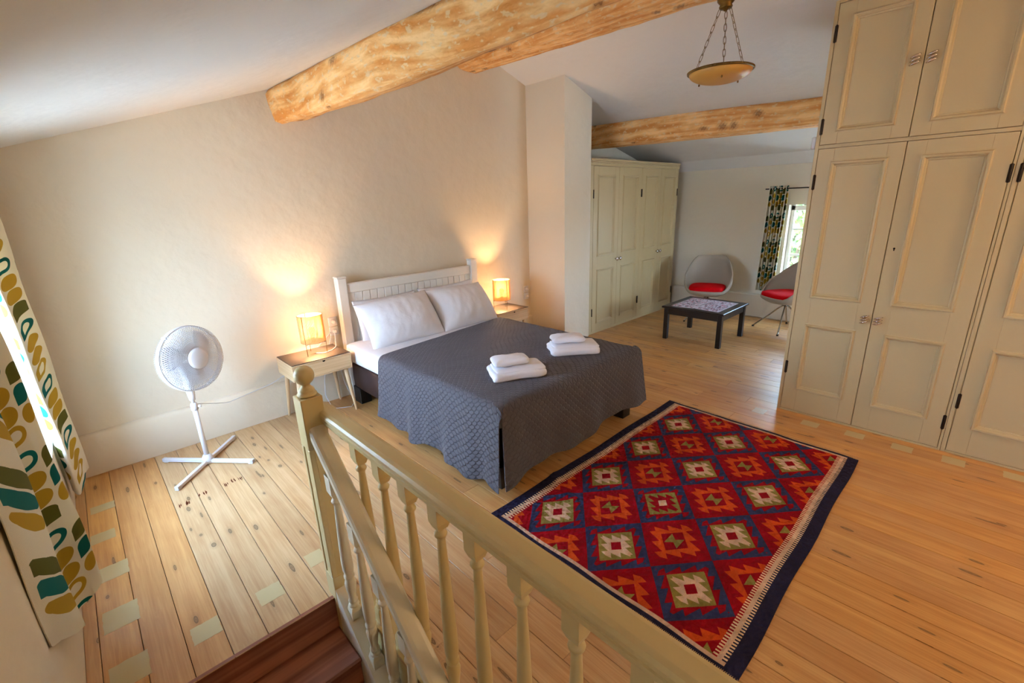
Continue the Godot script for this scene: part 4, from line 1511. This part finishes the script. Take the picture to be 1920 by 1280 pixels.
# ---------------------------------------------------------------- fan
func fan() -> void:
	fan_thing = thing("pedestal_fan", "white pedestal fan on a crossed-bar foot in front of the left wall corner", "fan", Vector3(0.372, 0, -3.50))
	var t := fan_thing
	var st := new_st()
	for k in 4:
		var g := deg_to_rad(48.5 + 83.0 * (k % 2)) + PI * (k / 2)
		var d := Vector3(cos(g), 0, sin(g))
		st = new_st()
		var bs := Basis(d, Vector3.UP, d.cross(Vector3.UP))
		var xf := Transform3D(bs, Vector3.ZERO)
		cbox(st, Vector3(0.18, 0.018, 0), Vector3(0.30, 0.024, 0.024), 0.003, xf)
		cbox(st, Vector3(0.322, 0.029, 0), Vector3(0.02, 0.002, 0.024), 0.0005, xf)
		cbox(st, Vector3(0.322, 0.007, 0), Vector3(0.02, 0.002, 0.024), 0.0005, xf)
		cbox(st, Vector3(0.322, 0.018, 0.011), Vector3(0.02, 0.020, 0.002), 0.0005, xf)
		cbox(st, Vector3(0.322, 0.018, -0.011), Vector3(0.02, 0.020, 0.002), 0.0005, xf)
		cbox(st, Vector3(0.31, 0.003, 0), Vector3(0.03, 0.006, 0.02), 0.001, xf)
		obj("foot_bar", st, M.white_plastic, t)
	st = new_st()
	lathe(st, [Vector2(0, 0.005), Vector2(0.034, 0.006), Vector2(0.034, 0.045), Vector2(0.030, 0.050), Vector2(0.027, 0.056), Vector2(0.022, 0.066), Vector2(0.0, 0.068)], 20)
	obj("foot_socket", st, M.white_plastic, t)
	st = new_st()
	lathe(st, [Vector2(0, 0.06), Vector2(0.0155, 0.06), Vector2(0.0155, 0.43), Vector2(0, 0.43)], 18)
	lathe(st, [Vector2(0, 0.42), Vector2(0.0105, 0.42), Vector2(0.0105, 0.62), Vector2(0, 0.62)], 18)
	obj("pole", st, M.white_plastic, t)
	st = new_st()
	lathe(st, [Vector2(0.016, 0.40), Vector2(0.021, 0.402), Vector2(0.021, 0.435), Vector2(0.017, 0.45), Vector2(0.012, 0.452)], 18)
	tube(st, [Vector3(0.018, 0.42, 0.006), Vector3(0.036, 0.42, 0.012)], [0.006, 0.010], 10)
	obj("collar", st, M.white_plastic, t)
	st = new_st()
	lathe(st, [Vector2(0.0, 0.47), Vector2(0.017, 0.472), Vector2(0.021, 0.50), Vector2(0.026, 0.56), Vector2(0.028, 0.60), Vector2(0.022, 0.64), Vector2(0, 0.645)], 18)
	obj("neck", st, M.white_plastic, t)
	# head
	var nz := Vector3(0.50, 0.08, 0.86).normalized()
	var nx := Vector3.UP.cross(nz).normalized()
	var head := Transform3D(Basis(nx, nz.cross(nx), nz), Vector3(0.040, 0.765, 0.055))
	var R := 0.207
	st = new_st()
	lathe(st, [Vector2(0, -0.17), Vector2(0.035, -0.165), Vector2(0.055, -0.14), Vector2(0.06, -0.09), Vector2(0.05, -0.055), Vector2(0.0, -0.05)], 22, head * Transform3D(Basis(Vector3.RIGHT, Vector3.BACK, Vector3.DOWN), Vector3.ZERO))
	tube(st, [Vector3(0, 0.60, -0.005), Vector3(-0.005, 0.67, -0.02), head * Vector3(0, -0.03, -0.10)], [0.022, 0.026, 0.03], 12)
	obj("motor", st, M.white_plastic, t)
	st = new_st()
	var ring := []
	for k in 64: ring.append(head * Vector3(R * cos(TAU * k / 64), R * sin(TAU * k / 64), 0))
	tube(st, ring, 0.0055, 8, true)
	P_band(st, head, R, -0.014, 0.014)
	for g in [2.2, 0.6, 5.2]:
		cbox(st, Vector3(R * cos(g), R * sin(g), 0), Vector3(0.016, 0.016, 0.034), 0.003, head)
	obj("guard_rim", st, M.white_plastic, t)
	for side: float in [1.0, -1.0]:
		st = new_st()
		var n := 96
		for k in n:
			for dir in ([1.0, -1.0] if side > 0 else [1.0]):
				var pts := []
				for i in 9:
					var q := i / 8.0
					var r := lerpf(0.040, R, q)
					var g: float = TAU * k / n + dir * q * 0.55
					var z: float = side * (0.012 + 0.052 * sqrt(maxf(0.0, 1.0 - pow(r / (R * 1.04), 3.0))))
					pts.append(head * Vector3(r * cos(g), r * sin(g), z))
				tube(st, pts, 0.0016, 3)
		for r in [0.07, 0.105, 0.14, 0.17]:
			var pts := []
			for i in 48:
				var z: float = side * (0.012 + 0.052 * sqrt(maxf(0.0, 1.0 - pow(r / (R * 1.04), 3.0))))
				pts.append(head * Vector3(r * cos(TAU * i / 48), r * sin(TAU * i / 48), z))
			tube(st, pts, 0.0009, 4, true)
		var o := obj("front_guard" if side > 0 else "rear_guard", st, M.white_plastic, t)
		o.set_meta("kind", "stuff")
	st = new_st()
	lathe(st, [Vector2(0.0, 0.056), Vector2(0.062, 0.056), Vector2(0.068, 0.062), Vector2(0.066, 0.070), Vector2(0.055, 0.077), Vector2(0.030, 0.082), Vector2(0.0, 0.083)], 32, head * Transform3D(Basis(Vector3.RIGHT, Vector3.BACK, Vector3.DOWN), Vector3.ZERO))
	obj("hub_cap", st, M.white_plastic, t)
	for k in 3:
		st = new_st()
		var PP := []
		var WW := []
		for i in 13:
			var q := i / 12.0
			var r := lerpf(0.03, 0.18, q)
			var wd := lerpf(0.35, 0.62, sin(q * PI * 0.7)) * (1.0 - 0.25 * q * q)
			var row := []
			var wr := []
			for j in 9:
				var s := j / 8.0 - 0.5
				var g := TAU * k / 3.0 + 0.5 + s * wd * 2.0 + 0.3 * q
				row.append(head * Vector3(r * cos(g), r * sin(g), 0.018 * s * 2.0 - 0.004 + 0.01 * s * s))
				wr.append(Vector2(q, s))
			PP.append(row); WW.append(wr)
		sheet(st, PP, WW, 0.002)
		obj("blade", st, M.white_plastic, t)
	st = new_st()
	lathe(st, [Vector2(0, -0.06), Vector2(0.03, -0.06), Vector2(0.03, 0.02), Vector2(0.02, 0.03), Vector2(0, 0.032)], 18, head * Transform3D(Basis(Vector3.RIGHT, Vector3.BACK, Vector3.DOWN), Vector3.ZERO))
	obj("blade_hub", st, M.white_plastic, t)

func P_band(st: SurfaceTool, head: Transform3D, r: float, z0: float, z1: float) -> void:
	var prof := [Vector2(r - 0.003, z0), Vector2(r + 0.003, z0), Vector2(r + 0.004, 0), Vector2(r + 0.003, z1), Vector2(r - 0.003, z1), Vector2(r - 0.003, z0)]
	lathe(st, prof, 56, head * Transform3D(Basis(Vector3.RIGHT, Vector3.BACK, Vector3.DOWN), Vector3.ZERO), 9)

# ---------------------------------------------------------------- pendant
func pendant() -> void:
	pendant_lamp(Vector3(3.30, 2.41, -1.45), "unlit amber glass bowl pendant hanging on three brass chains from the ridge beam", false)
	pendant_lamp(Vector3(3.22, 2.38, 1.75), "added unseen fill light, shaped as a lit amber glass bowl pendant behind the camera", true)  # added out of view to give warm fill light

func pendant_lamp(at: Vector3, label: String, lit: bool) -> void:
	var t := thing("pendant_lamp", label, "lamp", at)
	var R := 0.19
	var st := new_st()
	var out := []
	var inn := []
	for i in 15:
		var g := PI / 2 * i / 14.0
		out.append(Vector2(R * sin(g), -0.068 * cos(g)))
		inn.append(Vector2((R - 0.006) * sin(g), -0.062 * cos(g) + 0.001))
	inn.reverse()
	lathe(st, out + inn, 48)
	obj("bowl", st, M.fill_bowl if lit else M.alabaster, t)
	if lit:
		var li := OmniLight3D.new()
		li.name = "fill_pendant_light"  # warm fill from the added pendant
		li.light_color = Color(1.0, 0.86, 0.68)
		li.light_energy = FILL_PENDANT_ENERGY
		li.light_size = 0.12
		li.omni_range = 14.0
		li.omni_attenuation = 2.0
		li.shadow_enabled = true
		li.position = Vector3(0, -0.22, 0)
		t.add_child(li)
	st = new_st()
	lathe(st, [Vector2(R - 0.004, 0.001), Vector2(R + 0.004, -0.004), Vector2(R + 0.009, 0.0), Vector2(R + 0.009, 0.007), Vector2(R + 0.003, 0.012), Vector2(R - 0.008, 0.010), Vector2(R - 0.004, 0.001)], 64)
	for k in 110:
		var g := TAU * k / 110
		var c := Vector3((R + 0.008) * cos(g), 0.004, (R + 0.008) * sin(g))
		tube(st, [c + Vector3(0, -0.005, 0), c + Vector3(0, 0.005, 0)], 0.0035, 5)
	obj("rim", st, M.brass, t)
	for k in 3:
		st = new_st()
		var g := TAU * k / 3.0 + 0.55
		var c := Vector3(R * 0.72 * cos(g), -0.050, R * 0.72 * sin(g))
		lathe(st, [Vector2(0, -0.012), Vector2(0.004, -0.010), Vector2(0.006, -0.004), Vector2(0.003, 0.004), Vector2(0, 0.006)], 10, Transform3D(Basis.IDENTITY, c))
		obj("stud", st, M.brass, t)
		# chain of alternating links from rim to canopy
		st = new_st()
		var a := Vector3(R * 0.93 * cos(g), 0.012, R * 0.93 * sin(g))
		var b := Vector3(0.035 * cos(g), 0.355, 0.035 * sin(g))
		var dir := (b - a).normalized()
		var side := dir.cross(Vector3(-sin(g), 0, cos(g))).normalized()
		var n := 9
		var l := (b - a).length() / n
		for i in n:
			var mid := a + dir * l * (i + 0.5)
			var wv := side if i % 2 == 0 else dir.cross(side)
			var pts := []
			for q in 14:
				var h := TAU * q / 14
				pts.append(mid + dir * (l * 0.62 * spow(cos(h), 0.7)) + wv * (0.0075 * spow(sin(h), 0.6)))
			tube(st, pts, 0.0017, 5, true)
		obj("chain", st, M.brass, t)
	st = new_st()
	lathe(st, [Vector2(0, 0.335), Vector2(0.010, 0.338), Vector2(0.014, 0.346), Vector2(0.034, 0.350), Vector2(0.040, 0.360), Vector2(0.034, 0.372), Vector2(0.042, 0.380), Vector2(0.052, 0.392), Vector2(0.054, 0.405), Vector2(0.046, 0.414), Vector2(0.058, 0.424), Vector2(0.060, 0.432), Vector2(0, 0.434)], 24)
	obj("canopy", st, M.brass, t)

# ---------------------------------------------------------------- sitting corner
func tub_chair(at: Vector3, turn: float, label: String) -> void:
	# local front is +z
	var t := thing("tub_chair", label, "chair", at, turn, "grey tub chairs with red cushions")
	var P := []
	var W := []
	var n := 48
	for i in n:
		var ph := TAU * i / n                  # 0 at the back (-z)
		var d := Vector3(sin(ph), 0, -cos(ph))
		var a := absf(wrapf(ph, -PI, PI))
		var rim := 0.845
		if a > 0.55: rim = lerpf(0.845, 0.63, smoothstep(0.0, 1.0, clampf((a - 0.55) / 1.0, 0, 1)))
		if a > 1.55: rim = lerpf(0.63, 0.43, clampf((a - 1.55) / 0.75, 0, 1))
		var wide := 0.305 - 0.045 * smoothstep(1.9, PI, a)
		var row := []
		var wr := []
		for j in 15:
			var s := j / 14.0
			var p := Vector3.ZERO
			if s < 0.3:
				p = d * (0.19 * s / 0.3) + Vector3(0, 0.350, 0)
			else:
				var q := (s - 0.3) / 0.7
				var bulge := sin(minf(q / 0.75, 1.0) * PI / 2)
				var back := Vector3(0, 0, -0.05 * q * q) if a < 1.2 else Vector3.ZERO
				p = d * lerpf(0.19, wide, bulge) * (1.0 - 0.06 * maxf(0, q - 0.75)) + Vector3(0, lerpf(0.350, rim, pow(q, 1.15)), 0) + back * (1 - smoothstep(0.7, 1.2, a))
			row.append(p)
			wr.append(Vector2(ph, s))
		P.append(row); W.append(wr)
	# inside and outside walls
	var Q := []
	for i in n:
		var row := []
		for j in 15:
			var du: Vector3 = P[(i + 1) % n][j] - P[(i - 1 + n) % n][j]
			var dv: Vector3 = P[i][mini(j + 1, 14)] - P[i][maxi(j - 1, 0)]
			var nn := du.cross(dv)
			row.append(P[i][j] + (nn.normalized() if nn.length() > 1e-7 else Vector3.UP) * 0.014)
		Q.append(row)
	var PR := []
	var WR := []
	for i in n:
		var row: Array = []
		var inner: Array = Q[i].duplicate()
		inner.reverse()
		row.append_array(P[i])
		row.append_array(inner)
		row.reverse()
		PR.append(row)
		var wr := []
		for j in 30: wr.append(Vector2(0, j))
		WR.append(wr)
	var st := new_st()
	sheet(st, PR, WR, 0.0, true)
	obj("shell", st, M.shell, t)
	st = new_st()
	slab(st, Vector3(0, 0.437, 0.02), Vector3(0.46, 0.10, 0.45), 0.5, 0.55, 0.004, Transform3D.IDENTITY, 2, 40, 14)
	obj("cushion", st, M.red, t)
	st = new_st()
	lathe(st, [Vector2(0, 0.30), Vector2(0.022, 0.30), Vector2(0.018, 0.315), Vector2(0.016, 0.335), Vector2(0.05, 0.346), Vector2(0.05, 0.352), Vector2(0, 0.352)], 18)
	obj("column", st, M.chrome, t)
	for k in 4:
		st = new_st()
		var g := TAU * k / 4.0 + PI / 4
		var d := Vector3(cos(g), 0, sin(g))
		tube(st, bez([d * 0.012 + Vector3(0, 0.318, 0), d * 0.07 + Vector3(0, 0.275, 0), d * 0.20 + Vector3(0, 0.135, 0), d * 0.318 + Vector3(0, 0.028, 0), d * 0.335 + Vector3(0, 0.012, 0)], 10), 0.0095, 8)
		var leg := obj("leg", st, M.chrome, t)
		st = new_st()
		lathe(st, [Vector2(0, 0), Vector2(0.014, 0), Vector2(0.015, 0.005), Vector2(0.011, 0.016), Vector2(0, 0.018)], 10, Transform3D(Basis.IDENTITY, d * 0.335))
		obj("glide", st, M.iron, leg)

func sitting_corner() -> void:
	tub_chair(Vector3(6.20, 0, -2.64), atan2(-0.93, 0.30), "grey tub chair with red cushion between wardrobe and coffee table")
	tub_chair(Vector3(6.27, 0, -1.68), atan2(-0.80, -0.60), "grey tub chair with red cushion under the far window, half hidden by cupboard")
	var t := thing("coffee_table", "low square black coffee table in the sitting corner", "table", Vector3(5.34, 0, -2.28))
	var st := new_st()
	lohi(st, Vector3(-0.365, 0.383, -0.365), Vector3(0.365, 0.405, 0.365), 0.004)
	obj("tabletop", st, M.table_black, t)
	for k in 4:
		var xf := Transform3D(Basis(Vector3.UP, PI / 2 * k), Vector3.ZERO)
		st = new_st()
		cbox(st, Vector3(0, 0.345, 0.325), Vector3(0.60, 0.075, 0.018), 0.002, xf)
		obj("apron", st, M.table_black, t)
		st = new_st()
		cbox(st, Vector3(0.318, 0.1915, 0.318), Vector3(0.05, 0.383, 0.05), 0.003, xf)
		obj("leg", st, M.table_black, t)
	var labels := ["printed paper sheet on the black coffee table, half nearer the wardrobe", "printed paper sheet on the black coffee table, half nearer the rug"]
	for k in 2:
		st = new_st()
		var P := []
		var W := []
		for i in 13:
			var row := []
			var wr := []
			for j in 9:
				var u := i / 12.0
				var v := j / 8.0
				var lift := 0.010 * pow(v if k == 0 else 1 - v, 3.0) * (0.5 + 0.5 * sin(u * 5.0 + k))
				row.append(Vector3(lerpf(-0.30, 0.27, u), 0.4075 + lift, lerpf(-0.28, -0.005, v) + k * 0.285))
				wr.append(Vector2(u, v))
			row.reverse(); wr.reverse()
			P.append(row); W.append(wr)
		sheet(st, P, W, 0.0015)
		var pm := mat(Color(1, 1, 1), 0.5)
		pm.albedo_texture = print_texture(40 + k)
		var o := obj("printed_sheet", st, pm)
		o.position = Vector3(5.34, 0, -2.28)
		o.rotation.y = PI / 2 * 0
		tag(o, labels[k], "paper", "printed sheets on the coffee table")

# ---------------------------------------------------------------- curtains
func drape(bot: Array, top: Array, hem: Array, ytop: float, cols: int, rows: int, ease := [], first := 0.0) -> ArrayMesh:
	var cb := []
	var ct := []
	for e in bot: cb.append(Vector3(e[0], 0, e[1]))
	for e in top: ct.append(Vector3(e[0], 0, e[1]))
	# sample both curves by the same parameter
	var c1 := Curve3D.new()
	var c2 := Curve3D.new()
	for i in cb.size():
		for pr in [[c1, cb], [c2, ct]]:
			var a: Vector3 = pr[1][maxi(i - 1, 0)]
			var b: Vector3 = pr[1][mini(i + 1, cb.size() - 1)]
			pr[0].add_point(pr[1][i], -(b - a) / 6.0, (b - a) / 6.0)
	var P := []
	var W := []
	var run := first
	var prev := Vector3.ZERO
	for i in cols + 1:
		var s := i / float(cols) * (cb.size() - 1)
		var k := mini(int(s), cb.size() - 2)
		var pb := c1.sample(k, s - k)
		var pt := c2.sample(k, s - k)
		var hy: float = lerpf(hem[k], hem[k + 1], s - k)
		if i: run += pb.distance_to(prev) * (ease[k] if ease.size() else 1.0)
		prev = pb
		var row := []
		var wr := []
		for j in rows + 1:
			var v := j / float(rows)
			var y := lerpf(hy, ytop, v)
			var p := pb.lerp(pt, smoothstep(0.0, 1.0, v) * 0.5 + v * 0.5)
			p.y = y
			p.x += 0.004 * sin(y * 9.0 + s * 2.0)
			row.append(p)
			wr.append(Vector2(run, hy - y))
		P.append(row); W.append(wr)
	var st := new_st()
	sheet(st, P, W, 0.003)
	return commit(st)

func curtains() -> void:
	# near curtain of the tall window, listed from its near edge to its far edge
	var bot := [[-0.304, -1.76], [-0.292, -1.84], [-0.277, -1.95], [-0.270, -2.07], [-0.279, -2.15], [-0.296, -2.20], [-0.285, -2.235], [-0.235, -2.265], [-0.203, -2.315], [-0.225, -2.37], [-0.268, -2.40]]
	var top := [[-0.300, -1.78], [-0.288, -1.86], [-0.274, -1.97], [-0.270, -2.09], [-0.280, -2.17], [-0.296, -2.21], [-0.288, -2.24], [-0.262, -2.27], [-0.246, -2.315], [-0.255, -2.36], [-0.275, -2.39]]
	var o := obj("curtain", drape(bot, top, [0.41, 0.36, 0.28, 0.21, 0.17, 0.17, 0.18, 0.195, 0.205, 0.21, 0.21], 1.90, 90, 30, [0.38, 0.38, 0.38, 0.38, 0.5, 1.0, 1.4, 1.9, 1.9, 1.0, 1.0], -0.005), M.curtain)
	tag(o, "near leaf-print curtain in the left foreground, in front of the bright window", "curtain", "leaf-print curtains")
	bot = [[-0.304, -3.54], [-0.290, -3.48], [-0.264, -3.45], [-0.248, -3.53], [-0.236, -3.60], [-0.224, -3.66], [-0.214, -3.70], [-0.236, -3.76], [-0.272, -3.79], [-0.255, -3.83], [-0.280, -3.86]]
	top = [[-0.306, -3.36], [-0.300, -3.33], [-0.288, -3.31], [-0.268, -3.42], [-0.252, -3.52], [-0.234, -3.61], [-0.222, -3.68], [-0.240, -3.75], [-0.272, -3.78], [-0.255, -3.83], [-0.280, -3.86]]
	o = obj("curtain", drape(bot, top, [0.10, 0.10, 0.10, 0.12, 0.13, 0.14, 0.15, 0.15, 0.15, 0.15, 0.15], 1.90, 80, 30, [1.0, 1.0, 0.62, 0.62, 0.62, 0.62, 1.0, 1.0, 1.0, 1.0, 1.0], 0.05), M.curtain)
	tag(o, "far leaf-print curtain hanging in the corner beyond the bright window", "curtain", "leaf-print curtains")
	var st := new_st()
	tube(st, [Vector3(-0.262, 1.915, -3.86), Vector3(-0.262, 1.915, -1.70)], 0.009, 10)
	for z in [-3.82, -1.74]: tube(st, [Vector3(LW, 1.915, z), Vector3(-0.262, 1.915, z)], 0.006, 8)
	tag(obj("curtain_rod", st, M.iron), "dark rod carrying the two curtains of the left window", "curtain rod")
	# curtain of the far window
	bot = []
	top = []
	var hem := []
	for i in 15:
		var s := i / 14.0
		bot.append([6.655 + 0.030 * (1 if i % 2 else -1), lerpf(-1.955, -2.165, s)])
		top.append([6.660 + 0.026 * (1 if i % 2 else -1), lerpf(-1.925, -2.145, s)])
		hem.append(0.395)
	bot.reverse(); top.reverse()
	o = obj("curtain", drape(bot, top, hem, 1.735, 112, 20), M.curtain)
	tag(o, "gathered leaf-print curtain at the far window behind the tub chairs", "curtain", "leaf-print curtains")
	st = new_st()
	tube(st, [Vector3(6.66, 1.70, -2.20), Vector3(6.66, 1.70, -0.95)], 0.007, 10)
	for z in [-2.18, -0.98]: tube(st, [Vector3(FW, 1.70, z), Vector3(6.66, 1.70, z)], 0.005, 8)
	tag(obj("curtain_rod", st, M.iron), "thin dark rod above the small far window", "curtain rod")

# ---------------------------------------------------------------- outside the windows
func outside() -> void:
	var st := new_st()
	lohi(st, Vector3(-60, -3.2, -60), Vector3(60, -3.0, 60), 0.0)
	struct("ground", st, mat(Color(0.74, 0.75, 0.74), 0.95), "pale ground outside the house")
	var t := thing("tree", "leafy green tree seen through the far window", "tree", Vector3(10.6, -3.0, -2.9))
	st = new_st()
	tube(st, bez([Vector3(0, 0, 0), Vector3(0.1, 1.6, 0.05), Vector3(-0.05, 3.0, -0.1), Vector3(0.1, 4.6, 0.1)], 10), 0.13, 10)
	for k in 7:
		var g := TAU * k / 7.0
		tube(st, bez([Vector3(0, 2.0 + 0.3 * k, 0), Vector3(cos(g) * 0.6, 2.6 + 0.3 * k, sin(g) * 0.6), Vector3(cos(g) * 1.3, 3.0 + 0.3 * k, sin(g) * 1.3)], 8), 0.035, 6)
	obj("trunk", st, mat(Color(0.28, 0.22, 0.16), 0.9), t)
	st = new_st()
	st.set_smooth_group(0xFFFFFFFF)
	var q := [Vector3(0, 0, 0), Vector3(0.045, 0.012, 0.05), Vector3(0, 0, 0.12), Vector3(-0.045, 0.012, 0.05)]
	quad(st, q[0], q[3], q[2], q[1])
	var mm := MultiMesh.new()
	mm.transform_format = MultiMesh.TRANSFORM_3D
	mm.use_colors = true
	mm.mesh = commit(st)
	var rg := RandomNumberGenerator.new()
	rg.seed = 91
	var n := 5200
	mm.instance_count = n
	for i in n:
		var d := Vector3(rg.randfn(), rg.randfn(), rg.randfn()).normalized() * pow(rg.randf(), 0.4)
		var p := Vector3(0, 3.9, 0) + d * Vector3(1.5, 1.7, 1.9)
		var b := Basis.from_euler(Vector3(rg.randf() * TAU, rg.randf() * TAU, rg.randf() * TAU)).scaled(Vector3.ONE * rg.randf_range(0.7, 1.5))
		mm.set_instance_transform(i, Transform3D(b, p))
		mm.set_instance_color(i, Color(rg.randf_range(0.10, 0.22), rg.randf_range(0.26, 0.40), rg.randf_range(0.05, 0.12)))
	var mi := MultiMeshInstance3D.new()
	mi.name = "foliage"
	mi.multimesh = mm
	var lm := mat(Color(1, 1, 1), 0.6)
	lm.vertex_color_use_as_albedo = true
	lm.backlight_enabled = true
	lm.backlight = Color(0.5, 0.6, 0.3)
	mi.material_override = lm
	mi.set_meta("kind", "stuff")
	t.add_child(mi, true)
